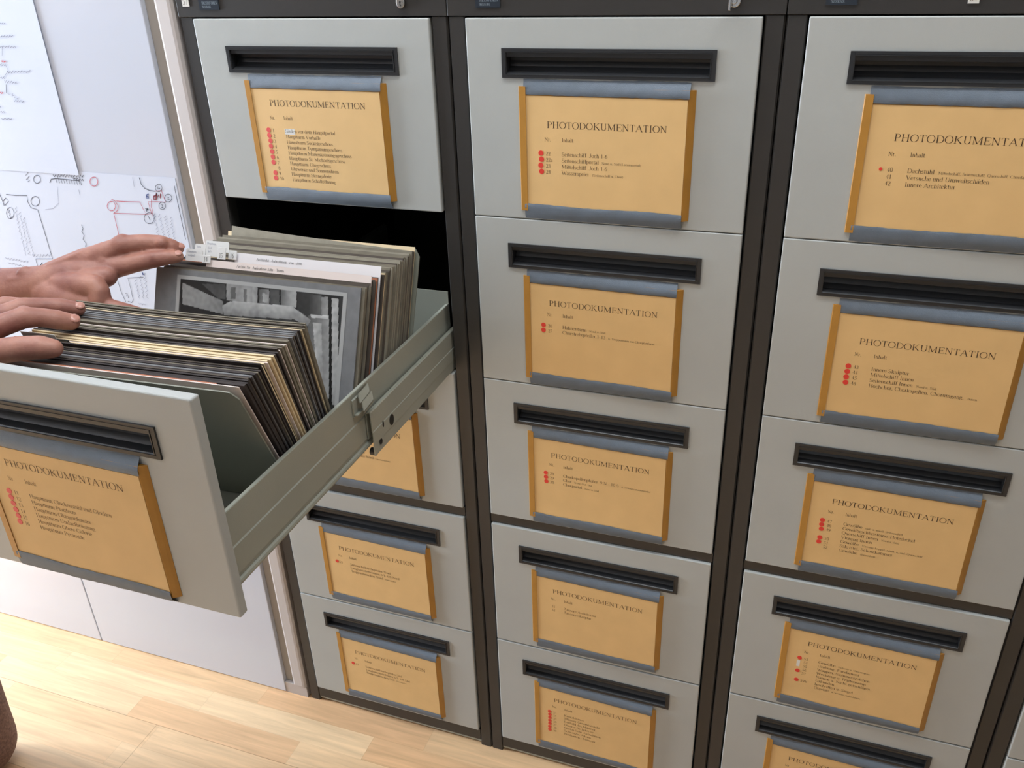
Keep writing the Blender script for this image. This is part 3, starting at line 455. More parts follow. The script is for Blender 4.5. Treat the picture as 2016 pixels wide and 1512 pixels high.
def cabinet(cx, label, name_extra, lock, open_second=False):
    e = empty('filing_cabinet', (cx, .3, 0), label, 'filing cabinet', 'grey filing cabinets in a row')
    ox, oy = cx, .3
    L_, R_ = -.2127, .2127
    def part(nm, mb, m, **k): return mb.build(nm, m, e, loc=(0, -.3, 0), **k)
    # shell: sides, back, top, posts
    mb = MB()
    for s in (-1, 1):
        xa = s * .2127
        # post: returned sheet with rounded front edges
        prof = [(xa, .30), (xa, .0065), (xa - s * .0022, .0035), (xa - s * .0215, .0035), (xa - s * .0232, .006), (xa - s * .0232, .026), (xa - s * .004, .026), (xa - s * .0035, .30)]
        mb.extrude(prof, .0, ZT + .0012, 'z')
        mb.extrude([(xa, .30), (xa, .60), (xa - s * .0035, .60), (xa - s * .0035, .30)], 0, ZT + .0012, 'z')
    mb.box(L_, R_, .597, .60, 0, ZT + .045)
    part('cabinet_shell', mb, M['steel_char'])
    mb = MB()   # top cover with the bezel above the drawers
    mb.extrude([(.002, ZT + .0020), (.030, ZT + .0020), (.030, ZT + .042), (.597, ZT + .042), (.597, ZT + .045), (.006, ZT + .045), (.002, ZT + .041)], L_, R_, 'x')
    part('top_cover', mb, M['steel_char'], bevel=.0008)
    mb = MB()
    mb.box(L_ + .0235, R_ - .0235, .0045, .03, ZT - .8067, ZT - .7882); part('cross_rail', mb, M['steel_char'], bevel=.0008)
    mb = MB()
    mb.box(L_ + .0235, R_ - .0235, .0045, .03, .012, ZT - 1.3398); part('base_rail', mb, M['steel_char'], bevel=.0008)
    mb = MB(); mb.box(L_ + .0235, R_ - .0235, .0065, .028, .006, .0118); part('base_strip', mb, M['tray'])
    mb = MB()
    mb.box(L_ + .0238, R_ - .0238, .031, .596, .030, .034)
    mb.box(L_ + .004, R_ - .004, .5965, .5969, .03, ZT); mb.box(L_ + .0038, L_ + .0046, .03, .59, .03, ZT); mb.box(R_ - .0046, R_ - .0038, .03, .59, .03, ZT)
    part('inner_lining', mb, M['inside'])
    # name plate and number sticker on the bezel
    mb = MB(); mb.box(-.172, -.1385, .0004, .0019, ZT + .0120, ZT + .040)
    pl = part('name_plate', mb, M['plate_navy'])
    mb = MB(); y = .0002
    for (s, z, h) in (('TRESORT-DIREN', ZT + .0192, .0035), ('TRESOR HDL', ZT + .0145, .0026)):
        text(mb, s, -.167, z, h, y, .9)
    o = mb.build('plate_lettering', M['plate_text'], pl, fix=False)
    if lock == 'plain':
        mb = MB(); mb.cyl((.1497, -.0035, ZT + .0195), .0062, .0055, n=24, ry=.0078); k = part('lock', mb, M['chrome'], bevel=.0008)
        mb = MB(); mb.cyl((.1497, -.0041, ZT + .0195), .0034, .0006, n=18); mb.build('lock_core', M['chrome'], k)
        mb = MB(); mb.cyl((.1497, -.0046, ZT + .0200), .0011, .0006, n=12); mb.box(.1492, .1502, -.0046, -.0040, ZT + .0148, ZT + .0195); mb.build('keyhole', M['dark'], k)
        mb = MB(); mb.box(-.201, -.1895, .0006, .0019, ZT + .0165, ZT + .030); st = part('number_sticker', mb, M['label_white'])
        mb = MB(); text(mb, '57', -.1995, ZT + .0185, .0095, .0003, .95); mb.build('sticker_number', M['ink'], st, fix=False)
    elif lock == 'key':
        mb = MB(); mb.cyl((.154, -.0035, ZT + .0180), .0072, .0055, n=24, ry=.0078); k = part('lock', mb, M['chrome'], bevel=.0008)
        mb = MB(); mb.cyl((.1535, -.0075, ZT + .0175), .0035, .004, n=18); mb.box(.1485, .1515, -.0165, -.0075, ZT + .008, ZT + .0205)
        mb.build('key', M['chrome'], k, bevel=.0006)
    else:
        mb = MB(); mb.box(-.0265, -.0155, .0006, .0019, ZT + .0125, ZT + .028); st = part('number_sticker', mb, M['label_white'])
        mb = MB(); text(mb, '37', -.0252, ZT + .0150, .0095, .0003, .95); mb.build('sticker_number', M['ink'], st, fix=False)
    for i, (z1, z0) in enumerate(ZS):
        if open_second and i == 1:
            d = open_drawer(e)
            continue
        d = link('drawer', drawer_front(z1 - z0), e, (0, -.3, z1))
        b = d.modifiers.new('bevel', 'BEVEL'); b.width = .0016; b.segments = 3; b.limit_method = 'ANGLE'; b.angle_limit = math.radians(50)
        link('drawer_handle', HANDLE, d)
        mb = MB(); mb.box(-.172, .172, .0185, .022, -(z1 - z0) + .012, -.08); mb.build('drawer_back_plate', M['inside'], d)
    return e

YO = -.5735; SAG = .0085
def open_drawer(e):
    z1, z0 = ZS[1]; h = z1 - z0
    d = link('drawer', drawer_front(h, .0130), e, (0, YO - .3, z1 - SAG))
    d['label'] = 'light grey drawer pulled fully out and packed with mounted photo cards'
    b = d.modifiers.new('bevel', 'BEVEL'); b.width = .0022; b.segments = 3; b.limit_method = 'ANGLE'; b.angle_limit = math.radians(50)
    link('drawer_handle', HANDLE, d)
    # coordinates below: local to the drawer front (x about centre, y behind the face, z from the top edge)
    Y = -YO; tz = z1 - SAG
    Z = lambda z: z - tz
    def side(s):
        x = s * .174
        p = [(x - s * .0065, Z(.9625)), (x - s * .0005, Z(.9645)), (x, Z(.9635)), (x, Z(.921)), (x + s * .0012, Z(.9195)), (x + s * .0012, Z(.8865)), (x, Z(.885)), (x, Z(.8815)), (x - s * .003, Z(.876)), (x - s * .0085, Z(.8735))]
        mb = MB(); prof = mb.sheet(p, -.0012 * s); mb.extrude(prof, .0135, Y + .03, 'y')
        return mb.build('side_panel', M['tray'], d)
    side(1); side(-1)
    # rounded lower lip, seen from outside as a long bead
    for s in (-1, 1):
        mb = MB(); mb.extrude([(s * .1742 + s * .0045 * math.cos(a) * .9 - s * .001, Z(.8765) + .0048 * math.sin(a)) for a in [k * PI / 5 for k in range(10)]], .0135, Y - .03, 'y')
        mb.build('side_bead', M['tray'], d, smooth=False)
    mb = MB(); mb.box(-.1725, .1725, .0135, Y + .03, Z(.8735), Z(.8755)); mb.build('tray_floor', M['tray'], d)
    mb = MB(); mb.box(-.1735, .1735, Y + .030, Y + .032, Z(.8755), Z(.984)); mb.build('tray_back', M['tray'], d)
    # stamped catch on the outside of the near side panel
    mb = MB(); yc = Y - .272; x = .1745
    mb.extrude([(x, Z(.958)), (x + .0022, Z(.957)), (x + .0022, Z(.933)), (x, Z(.933))], yc - .016, yc + .012, 'y')
    q = [(-.020, .961, .0025), (-.006, .9625, .004), (.004, .952, .0085), (.012, .941, .0125), (.020, .936, .0115)]
    for (da, za, xa), (db, zb, xb) in zip(q, q[1:]):   # folded tongue standing off the panel
        for o1 in (0, .001):
            mb.poly([(x + xa + o1, yc - .006, Z(za)), (x + xb + o1, yc - .010, Z(zb)), (x + xb + o1, yc + .016, Z(zb + .004)), (x + xa + o1, yc + .022, Z(za + .002))])
    mb.extrude([(x + .0012, Z(.9365)), (x + .007, Z(.9375)), (x + .007, Z(.936)), (x + .0012, Z(.935))], yc - .016, yc + .004, 'y')
    mb.build('latch_clip', M['tray'], d)
    # inner rail end carried by the cabinet
    for s in (-1, 1):
        xo = s * .1845
        p = [(xo - s * .0075, ZT - .4640), (xo - s * .0075, ZT - .4570), (xo - s * .001, ZT - .4545), (xo, ZT - .4560), (xo, ZT - .4840), (xo + s * .0008, ZT - .4850), (xo + s * .0008, ZT - .5040), (xo, ZT - .5050), (xo, ZT - .5215)]
        mb = MB(); prof = mb.sheet(p, -.0013 * s); mb.extrude(prof, -.262, .50, 'y')
        r = mb.build('slide_rail', M['tray'], e, loc=(0, -.3, 0))
        mb = MB()
        mb.extrude([(xo - s * .0082, ZT - .4640), (xo - s * .0082, ZT - .4960), (xo - s * .0070, ZT - .4960), (xo - s * .0070, ZT - .4640)], -.262, .50, 'y')
        mb.build('rail_inner_web', M['tray'], e, loc=(0, -.3, 0))
        if s > 0:
            mb = MB(); x = xo + .0009
            mb.cyl((x, -.2095, ZT - .4935), .0062, .0005, 'x', ry=.0082); mb.cyl((x - .0005, -.2440, ZT - .5085), .0036, .0007, 'x', ry=.0042); mb.cyl((x, -.2335, ZT - .4870), .0016, .0004, 'x', ry=.0048)
            mb.build('rail_holes', M['dark'], r)
            mb = MB(); mb.cyl((xo - .0095, -.2555, ZT - .5185), .0055, .0085, 'x', n=20); mb.build('rail_roller', M['black'], r, bevel=.0008)
    return d

cabinet(-PITCH, 'left grey filing cabinet in charcoal frame with its second drawer pulled out', '', 'plain', True)
cabinet(0, 'middle grey filing cabinet in charcoal frame, key in its lock, all drawers shut', '', 'key')
cabinet(PITCH, 'right grey filing cabinet with drawers listing Dachstuhl and Skulptur cards', '', 'tag')
cabinet(2 * PITCH, 'grey filing cabinet at the far right edge, mostly cut off by the frame', '', 'none')

# ================================================================== index cards taped to the drawers
def card_meshes():
    # amber sleeve: folded sheet, its right edge standing a little off the drawer
    mb = MB()
    pr = [(-.1155, -.0003), (-.1160, -.0012), (-.1150, -.0024), (-.1060, -.0027), (-.1060, -.0023), (-.1110, -.0019), (-.1110, -.0009), (.1078, -.0060), (.1088, -.0060), (.1135, -.0028), (.1165, -.0003)]
    mb.extrude(pr, -.2490, -.0832, 'z')
    sl = mb.mesh('sleeve', M['sleeve'])
    mb = MB(); nx = 26
    def yy(x): return -.0017 - .0006 * math.sin((x + .1) * 28) * 0 - .0003
    mb.box(-.1105, .1075, -.0004, .0003, -.2425, -.0945)
    pp = mb.mesh('paper', M['paper'])
    def tape(z0, z1, prof, n=30, sd=0):
        rnd = random.Random(sd); mb = MB()
        for i in range(n):
            xa, xb = -.1095 + .218 * i / n, -.1095 + .218 * (i + 1) / n
            for a in range(len(prof) - 1):
                (ya, za), (yb, zb) = prof[a], prof[a + 1]
                mb.poly([(xa, ya, za), (xb, ya, za), (xb, yb, zb), (xa, yb, zb)])
        return mb
    out = []
    for sd in range(4):
        rnd = random.Random(sd * 5 + 1); res = []
        for prof in ([(0, -.0004, -.0742), (0, -.0005, -.0760), (.35, -.0006, -.0790), (.75, -.0008, -.0828), (1, -.0009, -.0865), (1, -.0012, -.0930), (1, -.0009, -.0934)],
                     [(1, -.0009, -.2395), (1, -.0012, -.2400), (1, -.0012, -.2450), (.97, -.0009, -.2500), (.6, -.0008, -.2550), (0, -.0003, -.2602)]):
            mb = MB(); n = 36
            j = [rnd.uniform(-.0004, .0004) for _ in range(n + 1)]; k = [rnd.uniform(-.0004, .0004) for _ in range(n + 1)]
            sh = rnd.uniform(-.0012, .0012)
            def P(i, a):
                f, y, z = prof[a]; x = -.1095 + .2185 * i / n + sh; y += f * (-.0038 - .0235 * x)
                if a == 0 or (prof[0][2] < -.2 and a == 1): z += j[i] + .0006 * math.sin(i * .25 + sd)
                if a >= len(prof) - 1 or (prof[0][2] > -.2 and a == len(prof) - 2): z += k[i]
                return (x, y - .0001 - .0001 * math.sin(i * .7 + a), z)
            for i in range(n):
                for a in range(len(prof) - 1): mb.poly([P(i, a), P(i + 1, a), P(i + 1, a + 1), P(i, a + 1)])
            me = mb.mesh('tape', M['tape'], fix=False)
            bm = bmesh.new(); bm.from_mesh(me); bmesh.ops.remove_doubles(bm, verts=bm.verts, dist=1e-6); bm.to_mesh(me); bm.free()
            for p in me.polygons: p.use_smooth = True
            res.append(me)
        out.append(res)
    return sl, pp, out
SLEEVE, PAPER, TAPES = card_meshes()
mb = MB(); mb.cyl((0, -.0004, 0), .0036, .0004, n=18); DOT = mb.mesh('red_dot', M['red'])
mb = MB(); mb.cyl((0, -.0004, 0), .0036, .0004, n=18); DOTP = mb.mesh('red_dot', M['redp'])

def index_card(cx, zt, y, rows, dots, label, title_z=-.1350, title_h=.0082, x_off=0, tilt=0, row0=-.1712, step=.00822, pale=False, head_z=-.1525, rh=.0050, v=0, dotmesh=None, patch=None, dscale=1):
    e = empty('index_card', (cx + x_off, y, zt - .2602), label, 'card', 'orange Photodokumentation cards taped to the drawers', (0, tilt, 0))
    dz = .2602
    TY, RZ = -.0038, -.0235     # the front leans: its right edge stands off the drawer
    def pl(nm, me): return link(nm, me, e, (0, TY, dz), (0, 0, RZ))
    link('sleeve', SLEEVE, e, (0, 0, dz)); pl('paper', PAPER); tt = TAPES[v % 4]; link('upper_tape', tt[0], e, (0, 0, dz)); link('lower_tape', tt[1], e, (0, 0, dz))
    ink = M['ink2'] if pale else M['ink']
    mb = MB(); s = 'PHOTODOKUMENTATION'; w = text_width(s, title_h); text(mb, s, -.0772, title_z, title_h, -.00055, .1610 / w)
    mb.build('printed_title', ink, e, loc=(0, TY, dz), rot=(0, 0, RZ), fix=False)
    mb = MB(); text(mb, 'Nr.', -.0805, head_z, .0050, -.00055, 1.3); text(mb, 'Inhalt', -.0565, head_z, .0050, -.00055, 1.3)
    for i, (num, big, small) in enumerate(rows):
        z = row0 - i * step
        if num: text(mb, num, -.0790, z, rh, -.00055, 1.34)
        x = text(mb, big, -.0568, z, rh, -.00055, 1.43)
        if small: text(mb, small, x + .004, z, rh * .62, -.00055, 1.55)
    mb.build('printed_list', ink, e, loc=(0, TY, dz), rot=(0, 0, RZ), fix=False)
    for i in dots:
        link('red_dot', dotmesh or DOT, e, (-.0857 + random.uniform(-.0006, .0006), TY + .0016, dz + row0 + .0028 - i * step), (0, 0, RZ)).scale = (dscale, 1, dscale)
    if patch:
        mb = MB(); mb.box(patch[0], patch[1], -.00051, -.00038, patch[2], patch[3]); mb.build('white_correction', M['label_white'], e, loc=(0, TY, dz), rot=(0, 0, RZ))
    return e
A, B, C = -PITCH, 0, PITCH
zt = [z[0] for z in ZS]
T = 'orange index card '
index_card(A, zt[0], 0, [('1', 'Säulen vor dem Haupttportal', ''), ('2', 'Hauptturm Vorhalle', ''), ('3', 'Hauptturm Sockelgeschoss', ''), ('4', 'Hauptturm Tympanumgeschoss', ''), ('5', 'Hauptturm Marienkrönungsgeschoss', ''),
    ('6', 'Hauptturm St. Michaelsgeschoss', ''), ('7', 'Hauptturm Uhrgeschoss', ''), ('8', 'Uhrwerke und Sonnenuhren', ''), ('9', 'Hauptturm Sterngalerie', ''), ('10', 'Hauptturm Schallöffnung', '')],
    [0, 1, 2, 3, 4, 5, 6, 8, 9], T + 'with ten list rows on top drawer above the open drawer', title_z=-.1180, head_z=-.1375, row0=-.1560, step=.00800, dotmesh=DOTP, v=0, patch=(-.0575, -.0400, -.1585, -.1505))
index_card(A, zt[1] - SAG, YO, [('11', 'Hauptturm Glockenstuhl und Glocken', ''), ('12', 'Hauptturm Plattform', ''), ('13', 'Hauptturm Oktogonfenster', ''), ('14', 'Hauptturm Umlaufbrüstung', ''), ('15', 'Hauptturm Obere Galerie', ''), ('16', 'Hauptturm Pyramide', '')],
    [0, 1, 2, 3, 4, 5], T + 'on the front of the pulled-out drawer, shaded, rows 11 to 16', title_z=-.1180, head_z=-.1370, row0=-.1555, dotmesh=DOTP, v=1, pale=True)
index_card(A, zt[2], 0, [('17', 'Langhaus Nord', ''), ('18', 'Hauptportal', '(Innenseiten)'), ('19', 'Langhausstrebepfeiler Nord', '(Aussenseiten)')],
    [0, 1], T + 'half hidden behind the rail of the open drawer', v=2)
index_card(A, zt[3], 0, [('21', 'Seitenschiffstrebepfeiler Nord', ''), ('', 'Langhausstrebebögen 6/1- 6/8 Nord', ''), ('', 'Treppentürmchen Nord', '(Innenhöfe)')],
    [0], T + 'on left cabinet, first drawer below the crossbar', title_z=-.1290, head_z=-.1460, row0=-.1620, pale=True, v=3)
index_card(A, zt[4], 0, [('21', 'Seitenschiffstrebepfeiler Süd', ''), ('', 'Langhausstrebebögen 6/1- 6/8 Süd', ''), ('', 'Treppentürmchen Süd', '(Innenhöfe)')],
    [0], T + 'on the bottom drawer of the left cabinet, nearest the floor', title_z=-.1290, head_z=-.1460, row0=-.1620, pale=True, v=0)
index_card(B, zt[0], 0, [('22', 'Seitenschiff  Joch 1-6', ''), ('22a', 'Seitenschiffportal', 'Nord u. Süd (Lammportal)'), ('23', 'Mittelschiff  Joch 1-6', ''), ('24', 'Wasserspeier', '(Seitenschiff u. Chor)')],
    [0, 1, 2, 3], T + 'on top drawer of the middle cabinet, listing Seitenschiff and Wasserspeier', v=1)
index_card(B, zt[1], 0, [('26', 'Hahnenturm', 'Nord u. Süd'), ('27', 'Chorstrebepfeiler 1-13', 'u. Treppenturm zur Chorplattform')],
    [0, 1], T + 'with Hahnenturm row, second drawer of the middle cabinet', title_z=-.1265, head_z=-.1430, row0=-.1610, v=2)
index_card(B, zt[2], 0, [('28', 'Chorkapellenpfeiler  9 N - 10 S', 'u. Schatzkammerpfeiler'), ('29', 'Chor', 'Nord, Ost, Süd'), ('30', 'Chorportal', 'Nord u. Süd')],
    [0, 1, 2], T + 'with three Chor rows, third drawer of the middle cabinet', title_z=-.1260, head_z=-.1430, row0=-.1600, v=3)
index_card(B, zt[3], 0, [('31', 'Äussere Architektur', ''), ('32', 'Äussere Skulptur', '')],
    [], T + 'without red dots, fourth drawer of the middle cabinet', title_z=-.1250, head_z=-.1410, row0=-.1580, v=0, pale=True)
index_card(B, zt[4], 0, [('33', 'Kreuzblumen', ''), ('34', 'Münster Gesamtansicht', ''), ('35', 'Luftbild des Münster', ''), ('36', 'Diverse Architektur', ''), ('37', 'Gärten Sehr Aufnahmen', ''), ('38', 'Schwarzes Album', ''), ('39', 'Postkarten - Münster', '')],
    [0, 1, 2, 3, 4, 5, 6], T + 'with seven crowded red dots, bottom drawer of the middle cabinet', title_z=-.1240, head_z=-.1405, row0=-.1560, pale=True, v=1)
index_card(C, zt[0], 0, [('40', 'Dachstuhl', 'Mittelschiff, Seitenschiff, Querschiff, Chordach'), ('41', 'Versuche und Umweltschäden', ''), ('42', 'Innere Architektur', '')],
    [0], T + 'with Dachstuhl row, top drawer of the right cabinet', v=2, dscale=.55)
index_card(C, zt[1], 0, [('43', 'Innere Skulptur', ''), ('44', 'Mittelschiff Innen', ''), ('45', 'Seitenschiff Innen', 'Nord u. Süd'), ('46', 'Hochchor, Chorkapellen, Chorumgang,', 'Innen')],
    [0, 1, 2, 3], T + 'with Innere Skulptur row, second drawer of the right cabinet', v=3)
index_card(C, zt[2], 0, [('47', 'Gewölbe', 'süd. u. nördl. Seitenschiff'), ('48', 'Gewölbeschlussteine, Holzdeckel', ''), ('49', 'Querschiff Innen', 'Nord u. Süd'), ('', 'Vierung Innen', ''), ('50', 'Gewölbe', 'Vierungskuppel, nördl. u. süd. Querschiff'), ('51', 'Sakristei, Schatzkammer', ''), ('52', 'Gewölbe', '(Innenhof)')],
    [0, 1, 2, 4, 5], T + 'with seven list rows starting Gewölbe, third drawer of the right cabinet', title_z=-.1280, head_z=-.1450, row0=-.1620, step=.0079, v=0)
index_card(C, zt[3], 0, [('53', 'Gewölbe', 'Südseite u. Chorempore'), ('54', 'Grabung, Fundament', ''), ('55', 'Wappen, Steinmetzzeichen', ''), ('56', 'Werkzeug u. Hüttenraum', ''), ('57', 'Namen u. Nicht gutschläger', ''), ('', 'Urkunden', ''), ('59b', 'Inschriften u. Siegel', ''), ('', 'Objekte', 'u. weitere Aufnahmen')],
    [0, 3.5, 6], T + 'with eight short rows, fourth drawer of the right cabinet', title_z=-.1220, head_z=-.1390, row0=-.1540, step=.0080, v=1, patch=(-.089, -.084, -.170, -.157))
index_card(C, zt[4], 0, [('60', 'Verschiedenes', '')],
    [], T + 'on bottom drawer of the right cabinet, cut by the lower picture edge', title_z=-.1220, head_z=-.1390, row0=-.1560, v=2)

# ================================================================== what stands in the open drawer
FZ = .8757   # tray floor
def plate_mesh(name, w, h, th, mats, bow=0, round_=0, n=14, taper=0):
    """upright plate: x across, z up along its height, y thickness; origin at bottom centre"""
    mb = MB(); pts = []
    def P(i, z, y):
        u = i / n; x = -w / 2 + w * u
        b = bow * math.sin(PI * u) * (z / h)
        return (x, y + b, z)
    zs = [0, h * .5, h]
    for i in range(n):
        tops = []
        for q in (i, i + 1):
            u = q / n; x = u * w; r = round_; t = h - taper * u
            if r:
                dd = min(x, w - x)
                if dd < r: t = h - r + math.sqrt(max(0, r * r - (r - dd) ** 2))
            tops.append(t)
        za, zb = tops
        mb.poly([P(i, 0, 0), P(i + 1, 0, 0), P(i + 1, zb, 0), P(i, za, 0)])
        mb.poly([P(i, 0, th), P(i, za, th), P(i + 1, zb, th), P(i + 1, 0, th)])
        mb.poly([P(i, za, 0), P(i + 1, zb, 0), P(i + 1, zb, th), P(i, za, th)])
        mb.poly([P(i, 0, 0), P(i, 0, th), P(i + 1, 0, th), P(i + 1, 0, 0)])
        if i == 0: mb.poly([P(0, 0, 0), P(0, za, 0), P(0, za, th), P(0, 0, th)])
        if i == n - 1: mb.poly([P(n, 0, 0), P(n, 0, th), P(n, zb, th), P(n, zb, 0)])
    me = mb.mesh(name, mats)
    bm = bmesh.new(); bm.from_mesh(me); bmesh.ops.remove_doubles(bm, verts=bm.verts, dist=1e-6); bmesh.ops.recalc_face_normals(bm, faces=bm.faces); bm.to_mesh(me); bm.free()
    return me
CM = {
 'black': mat('black_brown_card', srgb(54, 47, 46), .75, var=.12, vscale=60),
 'dark': mat('dark_brown_card', srgb(86, 77, 69), .75, var=.14, vscale=60),
 'grey': mat('grey_card', srgb(150, 144, 128), .8, var=.1, vscale=70),
 'olive': mat('grey_brown_card', srgb(124, 117, 102), .8, var=.12, vscale=70),
 'slate': mat('slate_grey_card', srgb(122, 123, 125), .8, var=.1, vscale=70),
 'cream': mat('cream_card', srgb(228, 208, 170), .75, var=.05, vscale=60),
 'pale': mat('pale_paper', srgb(236, 222, 216), .7),
 'white': mat('white_paper', srgb(236, 234, 236), .7),
 'copper': mat('reddish_brown_card', srgb(176, 112, 84), .7),
}
KIND = {'black': 'black-brown', 'dark': 'dark brown', 'grey': 'light grey', 'olive': 'grey-brown', 'slate': 'slate grey', 'cream': 'cream', 'pale': 'pale pinkish', 'white': 'white', 'copper': 'reddish brown'}
PM = {}
def card(kind, cx, yb, lean, hgt, th, label, group, bow=0, w=.325, name='photo_card', yaw=0):
    bow = round(bow, 4); key = (kind, round(th, 4), bow, round(hgt, 3), w)
    if key not in PM: PM[key] = plate_mesh(name, w, round(hgt, 3), th, CM[kind], bow)
    o = link(name, PM[key], None, (cx, yb + (cx - CX) * math.sin(yaw), FZ + .0004 + max(0, -math.sin(lean)) * th), (lean, 0, yaw))
    # rotation about x: positive tips the top towards the viewer (-y)
    return tag(o, label, 'card', group)

CX = -.4295
# --- front stack, leaning towards the drawer front: (kind, count)
seq = ['pale', 'copper', 'black'] + ['black'] * 3 + ['dark', 'black', 'slate', 'black', 'black', 'olive', 'black', 'dark'] + ['black'] + ['cream'] * 3 + ['pale'] + ['cream'] * 4 + \
      ['dark', 'slate', 'black', 'olive', 'dark', 'pale', 'olive', 'olive', 'grey', 'pale', 'olive', 'olive', 'dark', 'slate', 'dark', 'slate', 'black', 'slate', 'slate', 'black', 'black', 'cream', 'olive', 'dark', 'olive', 'olive']
n = len(seq)
SLOT = {16: 'b', 26: 'a'}
for i, k in enumerate(seq):
    if i in SLOT: continue
    t = i / (n - 1)
    yb = -.4065 + (.1035) * t          # foot of the card on the tray floor
    yt = -.4890 + (.1440) * t
    H = .2120 + random.uniform(-.0015, .0015)
    if k in ('pale', 'cream') and i < 24: H += .0010
    if k == 'copper': H -= .002
    if k in ('pale', 'cream') and i > 24: H -= .0012
    zt_ = .203; YAW = .055 - .012 * t
    lean = math.atan2(yb - yt, zt_)
    if k == 'black' and i == 14: H += .006
    th = .0019 if k not in ('pale',) else .0010
    H -= .004 * (1 - t)
    group = 'cards of the front stack, leaning forward'
    fw = .296 if k == 'copper' else .325
    label = KIND[k] + ' mounting card in the front stack that leans forward in the drawer'
    if i == 0: label = 'pale pinkish sheet foremost in the front stack, just behind the metal divider'
    if i == 1: label = 'reddish brown card just behind the foremost pale sheet'
    if i == 14: label = 'tall black-brown card standing up just before the cream cards'
    if i == n - 1: label = 'rearmost grey-brown card of the front stack, facing the exposed photograph'
    if i == 18: label = 'single pale sheet amid the cream cards of the front stack'
    card(k, CX - (.325 - fw) / 2 + random.uniform(-.0025, .0025), yb, lean, H, th, label, group, w=fw, bow=-.003 * t, yaw=YAW)

# --- metal dividers
fr_ = plate_mesh('file_divider', .330, .2150, .0016, M['steel_grey'], 0, .012, n=44)
fd = plate_mesh('file_divider', .325, .2070, .0016, M['steel_grey'], 0, .010, n=44)
lean = math.atan2(.085, .203)
tag(link('file_divider', fd, None, (CX, -.4135, FZ + .0010), (lean, 0, .055)), 'grey metal divider plate leaning forward behind the open drawer front', 'file divider')
tag(link('file_divider', fr_, None, (-.4272, -.1180, FZ + .0014), (-math.atan2(.084, .2), 0, 0)), 'grey metal divider plate with rounded corners at the very back of the cards', 'file divider')

# --- rear stack, leaning back
def rear_pose(t):
    yb = -.2860 + .1600 * t; yt = -.2010 + .1530 * t
    return yb, -math.atan2(yt - yb, .2)
seq2 = ['grey', 'olive', 'grey', 'olive', 'olive', 'dark', 'olive', 'olive', 'pale', 'black', 'dark', 'black', 'copper', 'dark', 'dark', 'white', 'black', 'olive', 'dark', 'cream'] + \
       ['olive', 'grey', 'olive', 'olive', 'dark', 'olive', 'grey', 'olive', 'olive', 'grey', 'olive', 'dark', 'grey', 'olive', 'grey', 'olive', 'olive', 'grey', 'dark', 'olive', 'olive', 'grey', 'olive', 'dark', 'grey', 'olive', 'grey', 'olive', 'dark']
n2 = len(seq2)
for i, k in enumerate(seq2):
    if i in (0, 7, 11, 14): continue
    yb, lean = rear_pose((i + .5) / n2)
    H = .2125 + random.uniform(-.0015, .0015)
    if k == 'pale': H = .2225
    if k == 'white': H = .2280
    if k == 'copper': H = .2150
    if k == 'black' and i < 12: H = .2140
    label = KIND[k] + ' mounting card in the upright rear stack of the drawer'
    if k == 'pale': label = 'pale sheet with a typed line standing behind the exposed photograph'
    if k == 'copper': label = 'reddish brown card between the two white sheets of the rear stack'
    if k == 'white': label = 'white typed sheet standing up behind the reddish brown card'
    if k == 'cream': label = 'single cream card in the right half of the rear stack'
    if i == n2 - 1: label = 'rearmost dark brown card before the tall light grey folder'
    th = {'pale': .0012, 'white': .0010}.get(k, .0026)
    w = {'pale': .262, 'white': .232}.get(k, .325)
    o = card(k, CX + (.325 - w) / 2 + random.uniform(-.002, .002), yb, lean, H, th, label, 'cards of the rear stack, leaning back', w=w)
    if k in ('pale', 'white'):   # typed line near the upper edge
        mb = MB(); sx = -.02 if k == 'white' else -.07
        text(mb, 'Architekt  Aufnahmen  von  oben' if k == 'white' else 'Archiv Nr  Aufnahme Jahr   Turm', -.080, H - (.0085 if k == 'white' else .0065), .0036, -.0004, 1.5)
        mb.build('typed_line', M['dark'], o, fix=False)

